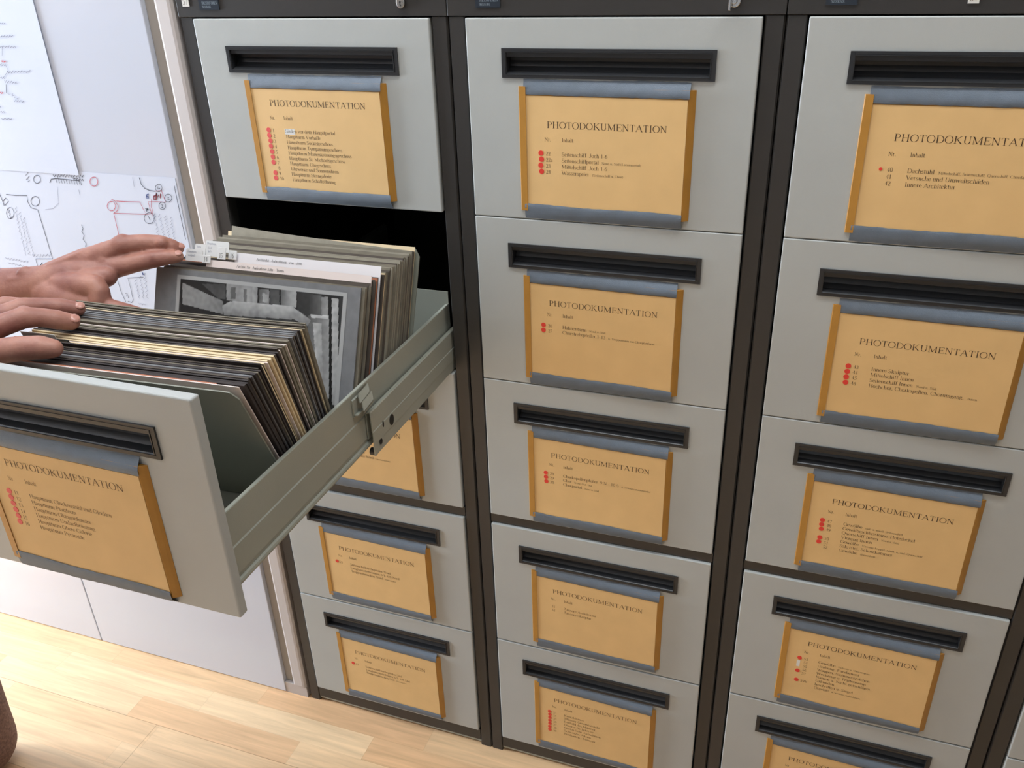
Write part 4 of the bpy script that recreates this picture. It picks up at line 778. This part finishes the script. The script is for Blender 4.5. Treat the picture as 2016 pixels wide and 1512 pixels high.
# the card with the exposed black-and-white photograph
yb, lean = rear_pose(0.0)
pc = empty('photograph_card', (CX - .002, yb, FZ + .0010), 'slate grey card with a bordered black-and-white photo of carved stone, facing the viewer', 'card', None, (lean, 0, 0))
mb_m = plate_mesh('mount_board', .325, .2165, .0019, CM['slate'], 0, 0); link('mount_board', mb_m, pc)
PAINT = [(0.012,0.012,'v',[(-0.552,0.2039),(-0.2994,0.2025),(-0.29,0.0602),(-0.5378,0.0264)]),(0.34,0.24,'h',[(-0.5484,0.1982),(-0.479,0.179),(-0.4775,0.1611),(-0.546,0.1683)]),(0.06,0.1,'v',[(-0.5154,0.1993),(-0.4769,0.2028),(-0.4751,0.1822),(-0.4861,0.1811)]),(0.3,0.38,'h',[(-0.4757,0.2047),(-0.4336,0.2049),(-0.4315,0.1807),(-0.4736,0.1805)]),(0.16,0.12,'h',[(-0.4683,0.199),(-0.4602,0.1997),(-0.4589,0.1838),(-0.467,0.183)]),(0.12,0.2,'h',[(-0.4471,0.1986),(-0.4423,0.1991),(-0.4408,0.1821),(-0.4456,0.1816)]),(0.45,0.4,'h',[(-0.4335,0.2033),(-0.4255,0.2034),(-0.4235,0.1803),(-0.4315,0.1807)]),(0.14,0.25,'h',[(-0.4226,0.2009),(-0.4067,0.2013),(-0.405,0.1822),(-0.4208,0.1806)]),(0.42,0.3,'h',[(-0.4169,0.1969),(-0.406,0.1934),(-0.4077,0.183),(-0.4158,0.1845)]),(0.08,0.1,'h',[(-0.4055,0.2025),(-0.391,0.2027),(-0.3892,0.1826),(-0.4037,0.1823)]),(0.12,0.55,'h',[(-0.3884,0.203),(-0.3645,0.203),(-0.3626,0.1819),(-0.3865,0.1817)]),(0.03,0.05,'h',[(-0.3633,0.2019),(-0.3392,0.202),(-0.3362,0.1689),(-0.3609,0.1753)]),(0.05,0.16,'h',[(-0.3443,0.2015),(-0.3264,0.201),(-0.3241,0.1757),(-0.3417,0.1739)]),(0.25,0.36,'h',[(-0.3263,0.1999),(-0.3162,0.2002),(-0.3139,0.1756),(-0.3241,0.1757)]),(0.12,0.42,'h',[(-0.3443,0.1736),(-0.3127,0.1758),(-0.3025,0.0675),(-0.313,0.057),(-0.3418,0.1189)]),(0.62,0.35,'h',[(-0.3358,0.1644),(-0.323,0.1647),(-0.3124,0.0774),(-0.3245,0.0984)]),(0.7,0.6,'v',[(-0.3405,0.1747),(-0.3135,0.1761),(-0.313,0.1713),(-0.3389,0.1708)]),(0.55,0.22,'v',[(-0.4804,0.1724),(-0.4668,0.1802),(-0.4424,0.1812),(-0.3697,0.1829),(-0.3391,0.1675),(-0.3442,0.1586),(-0.3642,0.1655),(-0.476,0.1601)]),(0.05,0.04,'v',[(-0.476,0.1601),(-0.3641,0.1651),(-0.3638,0.1615),(-0.4758,0.1571)]),(0.3,0.25,'v',[(-0.4758,0.1571),(-0.3638,0.1615),(-0.3442,0.1586),(-0.3483,0.1474),(-0.4748,0.1452)]),(0.005,0.005,'v',[(-0.3146,0.1995),(-0.3116,0.1995),(-0.299,0.0589),(-0.302,0.0585)]),(0.55,0.4,'h',[(-0.3106,0.1992),(-0.3006,0.1991),(-0.2885,0.0604),(-0.2975,0.0591)])]

def photo_print():
    x0, x1, t0, t1 = -.5575, -.2880, .0300, .2085
    nx, nz = 300, 190; X0 = CX - .002
    inside = lambda x, t, pl: sum(1 for i in range(len(pl)) if ((pl[i][1] > t) != (pl[i - 1][1] > t)) and (x < (pl[i - 1][0] - pl[i][0]) * (t - pl[i][1]) / (pl[i - 1][1] - pl[i][1] + 1e-12) + pl[i][0])) % 2
    bbs = [(min(q[0] for q in p[3]), max(q[0] for q in p[3]), min(q[1] for q in p[3]), max(q[1] for q in p[3])) for p in PAINT]
    def tone(x, t):
        if x < x0 + .0055 or x > x1 - .0055 or t > t1 - .0050: return .50
        v = .035
        for (a, b, md, pl), bb in zip(PAINT, bbs):
            if bb[0] <= x <= bb[1] and bb[2] <= t <= bb[3] and inside(x, t, pl):
                q = (x - bb[0]) / (bb[1] - bb[0] + 1e-9) if md == 'h' else 1 - (t - bb[2]) / (bb[3] - bb[2] + 1e-9)
                v = a + (b - a) * q
        nz_ = noise.noise(Vector((x * 160, t * 160, 0))) * .25 + noise.noise(Vector((x * 60, t * 25, 3))) * .3
        return max(.01, v * (1 + nz_))
    vs = []; fs = []; cs = []
    for j in range(nz + 1):
        for i in range(nx + 1):
            x = x0 + (x1 - x0) * i / nx; t = t0 + (t1 - t0) * j / nz
            vs.append((x - X0, -.0005, t)); cs.append(tone(x, t) * .8)
    for j in range(nz):
        for i in range(nx):
            a = j * (nx + 1) + i; fs.append((a, a + 1, a + nx + 2, a + nx + 1))
    me = bpy.data.meshes.new('photograph'); me.from_pydata(vs, [], fs)
    at = me.color_attributes.new('print', 'FLOAT_COLOR', 'POINT')
    for i, c in enumerate(cs): at.data[i].color = (c, c * 1.01, c * 1.0, 1)
    m = bpy.data.materials.new('photo_print'); m.use_nodes = True; t = m.node_tree; a = t.nodes.new('ShaderNodeAttribute'); a.attribute_name = 'print'
    t.links.new(a.outputs[0], t.nodes['Principled BSDF'].inputs['Base Color']); t.nodes['Principled BSDF'].inputs['Roughness'].default_value = .45
    me.materials.append(m)
    return link('photograph', me, pc)
photo_print()

# tall bent grey folder and the cream sheet at the back of the rear stack
yb, lean = rear_pose(1.0)
def bent_sheet(name, w, h0, h1, curve, m, cx, y, lean, label):
    mb = MB(); n = 24; rows = 8
    def P(i, j, o):
        u = i / n; h = h0 + (h1 - h0) * u ** .8; v = j / rows
        return (-w / 2 + w * u, o - curve * v ** 3 * (1 - u) * (1 - .4 * u), h * v)
    for o in (0, .0007):
        for i in range(n):
            for j in range(rows): mb.poly([P(i, j, o), P(i + 1, j, o), P(i + 1, j + 1, o), P(i, j + 1, o)])
    for i in range(n): mb.poly([P(i, rows, 0), P(i + 1, rows, 0), P(i + 1, rows, .0007), P(i, rows, .0007)])
    o = mb.build(name, m, None, (cx, y, FZ + .0004), (lean, 0, 0), smooth=False)
    return tag(o, label, 'folder')
bent_sheet('grey_folder', .312, .2270, .2120, .003, CM['grey'], CX + .006, yb + .0046, lean, 'tall light grey folder rising above the rear stack on its left side')
bent_sheet('cream_folder', .322, .2180, .2175, .0, CM['cream'], CX + .001, yb + .0068, lean, 'cream sheet whose upper corner shows right of the tall grey folder')

# hanging index dividers with white tabs and number tags
def index_divider(t, hgt, tabs, num, label):
    yb, lean = rear_pose(t)
    e = empty('index_divider', (CX, yb, FZ + .0006), label, 'divider', 'tabbed dividers among the cards', (lean, 0, 0))
    link('divider_sheet', plate_mesh('divider_sheet', .322, hgt, .0005, CM['dark'], n=4), e)
    for (xa, xb, za, zb, txt) in tabs:
        mb = MB(); mb.extrude([(xa, za), (xb, za), (xb, zb - .002), (xb - .002, zb), (xa + .002, zb), (xa, zb - .002)], -.0016, -.0006, 'y')
        tb = mb.build('white_tab', M['tab'], e)
        mb = MB(); text(mb, txt, xa + .003, zb - .0055, .0030, -.0018, 1.1); text(mb, txt[::-1], xa + .004, zb - .0105, .0030, -.0018, .9)
        mb.build('tab_writing', M['g'], tb, fix=False)
    xa, xb, za, zb, txt = num
    mb = MB(); mb.box(xa, xb, -.0026, -.0017, za, zb); tb = mb.build('number_tag', M['tab'], e, bevel=.0004)
    mb = MB(); text(mb, txt, xa + .003, za + .0022, .0065, -.0029, .95); mb.build('tag_number', M['dark'], tb, fix=False)
index_divider(8.22 / n2, .2135, [(-.1345, -.1060, .2195, .2365, 'Hauptturm')], (-.1055, -.0915, .2185, .2295, '14'), 'tabbed divider numbered 14, nearest the exposed photograph')
index_divider(12.22 / n2, .2135, [(-.1290, -.1105, .2235, .2395, 'Turm'), (-.1100, -.0900, .2235, .2395, 'Nord')], (-.0892, -.0755, .2205, .2375, '15'), 'tabbed divider numbered 15, between the pale sheet and the reddish card')
index_divider(15.22 / n2, .2135, [(-.1180, -.0780, .2270, .2420, 'Hauptturm')], (-.0772, -.0635, .2180, .2310, '16'), 'tabbed divider numbered 16, rearmost of the white tabs')
# tab holders among the front stack, at its left end
def front_tab(t, x0, x1, zt_, col, label, txt):
    yb = -.4065 + .1035 * t; yt = -.4890 + .1440 * t; lean = math.atan2(yb - yt, .203)
    e = empty('index_divider', (CX, yb, FZ + .0006), label, 'divider', 'tabbed dividers among the cards', (lean, 0, .055 - .012 * t))
    link('divider_sheet', plate_mesh('divider_sheet', .322, .2085, .0003, CM['dark'], -.003 * t), e)
    mb = MB(); mb.box(x0, x1, -.0013, -.0004, .211, zt_); tb = mb.build('white_tab', M['tab'], e, bevel=.0005)
    mb = MB(); mb.box(x1 + .0002, x1 + .016, -.0016, -.0002, .209, min(zt_ - .003, .2145)); mb.build('tab_clip', M['black'], e, bevel=.0006)
    return e
front_tab(16.52 / (n - 1), -.155, -.106, .2210, 0, 'tabbed divider in the front stack, its tab pinched under the thumb', '12')
front_tab(26.52 / (n - 1), -.149, -.126, .2160, 0, 'tabbed divider in the front stack, its tab showing between fingers and thumb', '13')

# ================================================================== the person at the left
class Blob:
    """collects overlapping spheres and voxel-merges them into one smooth skin"""
    def __init__(s): s.mb = MB(); s.cache = None
    def ball(s, c, r, sc=(1, 1, 1), nu=18, nv=11):
        mb = s.mb; n0 = len(mb.v)
        for j in range(1, nv):
            th = PI * j / nv
            for i in range(nu):
                a = 2 * PI * i / nu
                mb.v.append((c[0] + r * sc[0] * math.sin(th) * math.cos(a), c[1] + r * sc[1] * math.sin(th) * math.sin(a), c[2] + r * sc[2] * math.cos(th)))
        top = len(mb.v); mb.v.append((c[0], c[1], c[2] + r * sc[2])); mb.v.append((c[0], c[1], c[2] - r * sc[2]))
        for j in range(nv - 2):
            for i in range(nu):
                a = n0 + j * nu + i; b = n0 + j * nu + (i + 1) % nu
                mb.f.append((a, a + nu, b + nu, b)); mb.m.append(0)
        for i in range(nu):
            mb.f.append((top, n0 + i, n0 + (i + 1) % nu)); mb.m.append(0)
            q = n0 + (nv - 2) * nu; mb.f.append((top + 1, q + (i + 1) % nu, q + i)); mb.m.append(0)
    def limb(s, pts, step=.3, sc=(1, 1, 1)):
        """pts: (x, y, z, r)"""
        for a, b in zip(pts, pts[1:]):
            L = math.dist(a[:3], b[:3]); k = max(2, int(L / (min(a[3], b[3]) * step)))
            for i in range(k + 1):
                t = i / k; s.ball([a[q] + (b[q] - a[q]) * t for q in range(3)], a[3] + (b[3] - a[3]) * t, sc)
    def mesh(s, name, m, voxel, smooth=6, fac=.5):
        me = s.mb.mesh(name, m, fix=False); o = link(name, me)
        r = o.modifiers.new('merge', 'REMESH'); r.mode = 'VOXEL'; r.voxel_size = voxel; r.use_smooth_shade = True
        sm = o.modifiers.new('smooth', 'SMOOTH'); sm.factor = fac; sm.iterations = smooth
        dg = bpy.context.evaluated_depsgraph_get(); ev = o.evaluated_get(dg)
        out = bpy.data.meshes.new_from_object(ev, depsgraph=dg)
        bpy.data.objects.remove(o); bpy.data.meshes.remove(me)
        out.name = name
        if not out.materials: out.materials.append(m)
        for p in out.polygons: p.use_smooth = True
        return out

hb = Blob()
# far (upper) arm: forearm, wrist, palm
hb.limb([(-.955, -.322, 1.03, .040), (-.900, -.316, 1.036, .040), (-.7849, -.302, 1.056, .0335), (-.7383, -.292, 1.0642, .0285), (-.7100, -.287, 1.071, .0255)], step=.2)
hb.limb([(-.955, -.310, 1.022, .036), (-.785, -.288, 1.050, .030), (-.715, -.272, 1.068, .024)], step=.2)
hb.limb([(-.710, -.287, 1.071, .025), (-.680, -.272, 1.078, .023), (-.6470, -.250, 1.087, .0165)], step=.2)          # index metacarpal
hb.limb([(-.705, -.272, 1.076, .023), (-.670, -.250, 1.092, .020), (-.6390, -.231, 1.1055, .0135)], step=.2)       # middle metacarpal
hb.limb([(-.705, -.262, 1.074, .022), (-.665, -.232, 1.090, .018), (-.6430, -.210, 1.100, .0125)], step=.2)        # ring metacarpal
hb.limb([(-.705, -.255, 1.068, .021), (-.670, -.220, 1.078, .017), (-.6550, -.195, 1.087, .0115)], step=.2)
hb.limb([(-.6430, -.212, 1.1000, .0120), (-.6120, -.197, 1.1060, .0098), (-.5950, -.191, 1.1020, .0088), (-.5890, -.189, 1.096, .0076)])
hb.limb([(-.6550, -.195, 1.0870, .0110), (-.6320, -.178, 1.0920, .0088), (-.6190, -.173, 1.0880, .0078), (-.6120, -.171, 1.082, .0068)])
hb.limb([(-.715, -.290, 1.062, .024), (-.6780, -.300, 1.058, .0235), (-.6500, -.300, 1.0570, .0185)], step=.2)       # thenar
hb.limb([(-.6780, -.285, 1.068, .023), (-.6420, -.275, 1.074, .0135)], step=.2)
hb.limb([(-.6500, -.300, 1.0570, .0175), (-.6186, -.295, 1.0520, .0130), (-.5849, -.288, 1.0440, .0118), (-.5600, -.282, 1.038, .0098)])
hb.limb([(-0.62, -0.232, 1.115, 0.0135), (-0.6123, -0.225, 1.1149, 0.0130), (-0.5941, -0.213, 1.1146, 0.0122), (-0.5784, -0.202, 1.1109, 0.0122), (-0.5665, -0.194, 1.1056, 0.0104), (-0.5612, -0.188, 1.1011, 0.0082)])
hb.limb([(-0.6383, -0.252, 1.0852, 0.016), (-0.6256, -0.246, 1.0871, 0.015), (-0.6046, -0.234, 1.0907, 0.0132), (-0.5792, -0.222, 1.0947, 0.012), (-0.5622, -0.213, 1.0961, 0.0104), (-0.5508, -0.204, 1.0955, 0.0084)])
hb.limb([(-.6780, -.290, 1.068, .022), (-.6450, -.290, 1.0740, .0190), (-.6220, -.289, 1.0760, .0150), (-.6160, -.291, 1.0700, .0140), (-.6160, -.293, 1.0600, .0150)], step=.15)
hb.limb([(-.690, -.278, 1.076, .022), (-.6600, -.264, 1.0820, .0195), (-.6383, -.2520, 1.0852, .0155)], step=.15)
hb.limb([(-.680, -.258, 1.088, .0200), (-.6450, -.243, 1.1030, .0160), (-.6230, -.233, 1.1120, .0135)], step=.15)
hb.limb([(-.6600, -.262, 1.082, .0180), (-.6240, -.246, 1.0880, .0130)], step=.15)
hb.limb([(-.6450, -.275, 1.076, .0180), (-.6260, -.262, 1.0800, .0140)], step=.15)
# knuckles and tendons
hb.ball((-0.6363, -0.25, 1.0971), 0.01)
hb.ball((-0.6176, -0.228, 1.1200), 0.0105)
hb.ball((-0.5718, -0.206, 1.1140), 0.0092)
hb.ball((-0.576, -0.223, 1.0975), 0.0095)
hb.limb([(-.700, -.292, 1.0905, .0042), (-.668, -.276, 1.0945, .0040), (-.648, -.259, 1.098, .0042)])
hb.limb([(-.700, -.284, 1.0955, .0042), (-.665, -.260, 1.1080, .0040), (-.642, -.239, 1.1165, .0042)])
hb.limb([(-.745, -.312, 1.0820, .0042), (-.705, -.300, 1.0860, .0040)]); hb.ball((-.7300, -.297, 1.0850), .0120)
# near (lower) hand
hb.limb([(-1.0104, -0.5684, 1.0071, 0.0404), (-0.9119, -0.5536, 1.0249, 0.0374), (-0.8115, -0.5285, 1.0456, 0.0291), (-0.7820, -0.5236, 1.0515, 0.0266)], step=.2)
hb.limb([(-0.7820, -0.5236, 1.0515, 0.0266), (-0.6480, -0.5036, 1.0761, 0.0197)], step=.2)
hb.limb([(-0.6480, -0.5036, 1.0761, 0.0197), (-0.6017, -0.4935, 1.0938, 0.0163), (-0.5740, -0.4739, 1.1037, 0.0130), (-0.5613, -0.4550, 1.1066, 0.0126), (-0.5506, -0.4426, 1.1027, 0.0112), (-0.5409, -0.4319, 1.0968, 0.0116), (-0.5311, -0.4204, 1.0899, 0.0097)])
hb.limb([(-0.7820, -0.5236, 1.0515, 0.0266), (-0.6698, -0.4780, 1.0781, 0.0187)], step=.2)
hb.limb([(-0.6698, -0.4780, 1.0781, 0.0187), (-0.6211, -0.4696, 1.0938, 0.0153), (-0.5925, -0.4274, 1.1047, 0.0118), (-0.5798, -0.4109, 1.1007, 0.0106), (-0.5677, -0.3982, 1.0960, 0.0110), (-0.5540, -0.3862, 1.0902, 0.0088)])
hb.limb([(-0.7820, -0.5236, 1.0515, 0.0266), (-0.6950, -0.4577, 1.0761, 0.0177)], step=.2)
hb.limb([(-0.6950, -0.4577, 1.0761, 0.0177), (-0.6548, -0.4448, 1.0899, 0.0138), (-0.6348, -0.4158, 1.0987, 0.0106), (-0.6157, -0.3984, 1.0918, 0.0098), (-0.6022, -0.3900, 1.0859, 0.0084)])
hb.limb([(-0.7820, -0.5236, 1.0515, 0.0266), (-0.6980, -0.5130, 1.0643, 0.0256)], step=.2)
hb.limb([(-0.6980, -0.5130, 1.0643, 0.0256), (-0.6405, -0.5178, 1.0721, 0.0222), (-0.5956, -0.5139, 1.0800, 0.0177), (-0.5636, -0.5069, 1.0859, 0.0148), (-0.5304, -0.4954, 1.0899, 0.0140), (-0.5133, -0.4858, 1.0889, 0.0136), (-0.5019, -0.4788, 1.0859, 0.0106)])
hb.ball((-0.5645, -0.4509, 1.1096), 0.0095)
hb.ball((-0.5909, -0.4263, 1.1076), 0.0085)
hands_mesh = hb.mesh('hands', M['skin'], .0018, 7, .5)

def join_meshes(name, lst, m):
    bm = bmesh.new()
    for me in lst: bm.from_mesh(me)
    out = bpy.data.meshes.new(name); bm.to_mesh(out); bm.free()
    out.materials.append(m)
    for p in out.polygons: p.use_smooth = True; p.material_index = 0
    for me in lst: bpy.data.meshes.remove(me)
    return out

person = empty('person', (-1.17, -.43, 0), 'person in a blue-grey shirt reaching in from the left, both hands parting the cards', 'person')
low = Blob()
cx, cy = -1.17, -.43
low.limb([(-1.15, cy, .93, .13), (-1.16, cy, 1.1, .12), (-1.15, cy, 1.24, .13)], sc=(.8, 1.15, 1))
low.limb([(-1.14, cy, 1.27, .075), (-1.125, cy, 1.38, .055), (-1.11, cy, 1.42, .052)])
low.limb([(-1.14, -.27, 1.29, .058), (-1.14, -.59, 1.29, .058)])
low.limb([(-1.14, -.25, 1.29, .055), (-.955, -.322, 1.03, .041)]); low.limb([(-1.14, -.61, 1.29, .055), (-1.03, -.56, 1.0, .041)])
low.ball((-1.095, cy, 1.53), .088, (1.02, .84, 1.22)); low.ball((-1.085, cy, 1.455), .055, (1.0, .9, 1.0))
low.ball((-1.000, cy, 1.505), .014, (1.1, .9, 1.3)); low.limb([(-1.012, cy, 1.54, .008), (-.998, cy, 1.508, .011)])
for s in (-1, 1):
    low.ball((-1.10, cy + s * .078, 1.515), .022, (.8, .45, 1.3)); low.ball((-1.022, cy + s * .03, 1.545), .016, (.7, 1.2, .5))
low.limb([(-1.012, cy - .02, 1.472, .008), (-1.006, cy, 1.472, .009), (-1.012, cy + .02, 1.472, .008)])
for s in (-1, 1): low.limb([(-1.17, cy + s * .085, .92, .085), (-1.16, cy + s * .09, .5, .055), (-1.18, cy + s * .07, .07, .036)])
body_low = low.mesh('low', M['skin'], .010, 4)
person_mesh = join_meshes('body', [body_low, hands_mesh], M['skin'])
pb = link('body', person_mesh, person, (-person.location[0], -person.location[1], 0))
off = (-person.location[0], -person.location[1], 0)
sh = Blob()
sh.limb([(-1.15, cy, .90, .145), (-1.16, cy, 1.1, .135), (-1.15, cy, 1.25, .135)], sc=(.85, 1.18, 1))
sh.limb([(-1.14, -.26, 1.28, .07), (-1.14, -.60, 1.28, .07)]); sh.limb([(-1.14, -.25, 1.285, .07), (-1.07, -.275, 1.18, .062)]); sh.limb([(-1.14, -.61, 1.285, .07), (-1.095, -.585, 1.17, .062)])
o = link('shirt', sh.mesh('shirt', M['shirt'], .012, 3), person, off)
tr = Blob()
tr.limb([(-1.17, cy - .05, .93, .12), (-1.17, cy + .05, .93, .12)], sc=(.95, 1.05, 1))
for s in (-1, 1): tr.limb([(-1.17, cy + s * .085, .90, .105), (-1.172, cy + s * .08, .5, .080), (-1.180, cy + s * .07, .07, .073)])
o = link('trousers', tr.mesh('trousers', M['trouser'], .012, 3), person, off)
for s in (-1, 1):
    b = Blob(); b.limb([(-1.215, cy + s * .075 + .01, .045, .044), (-1.190, cy + s * .075 - .09, .038, .038), (-1.17, cy + s * .075 - .155, .032, .030)], sc=(1, 1.05, .95))
    link('shoe', b.mesh('shoe', M['shoe'], .008, 3), person, off)
hr = Blob(); hr.ball((-1.108, cy, 1.555), .094, (1.0, .90, 1.08)); hr.ball((-1.14, cy, 1.50), .075, (.8, 1.0, 1.1))
link('hair', hr.mesh('hair', M['hair'], .008, 2), person, off)
def nail(tip, prev, r, view=(.25, -.45, .86)):
    t = Vector(tip); d = (t - Vector(prev)).normalized(); v = Vector(view); nrm = (v - d * v.dot(d)).normalized(); sd = d.cross(nrm)
    c = t + d * r * .15 + nrm * r * .80; mb = MB(); k = 12
    rows = []
    for j in range(5):
        f = j / 4; rows.append([c + d * (r * (.62 * math.sin(f * PI / 2) * math.cos(a))) + sd * (r * .58 * math.sin(f * PI / 2) * math.sin(a)) + nrm * (r * .22 * math.cos(f * PI / 2)) for a in [2 * PI * i / k for i in range(k)]])
    for j in range(1, 4):
        for i in range(k): mb.poly([rows[j][i], rows[j][(i + 1) % k], rows[j + 1][(i + 1) % k], rows[j + 1][i]])
    mb.poly(rows[1])
    me = mb.mesh('fingernail', M['nail'])
    for p in me.polygons: p.use_smooth = True
    link('fingernail', me, person, off)
nail((-.5311, -.4204, 1.0899), (-.5409, -.4319, 1.0968), .0104)
nail((-.5540, -.3862, 1.0902), (-.5677, -.3982, 1.0960), .0096)
nail((-.5612, -.188, 1.1011), (-.5665, -.194, 1.1056), .0088)
nail((-.5508, -.204, 1.0955), (-.5622, -.213, 1.0961), .0088)
for s in (-1, 1):
    mb = MB(); mb.cyl((-1.0105, cy + s * .030, 1.530), .010, .004, 'x', ry=.005); mb.build('eye', M['label_white'], person, off)
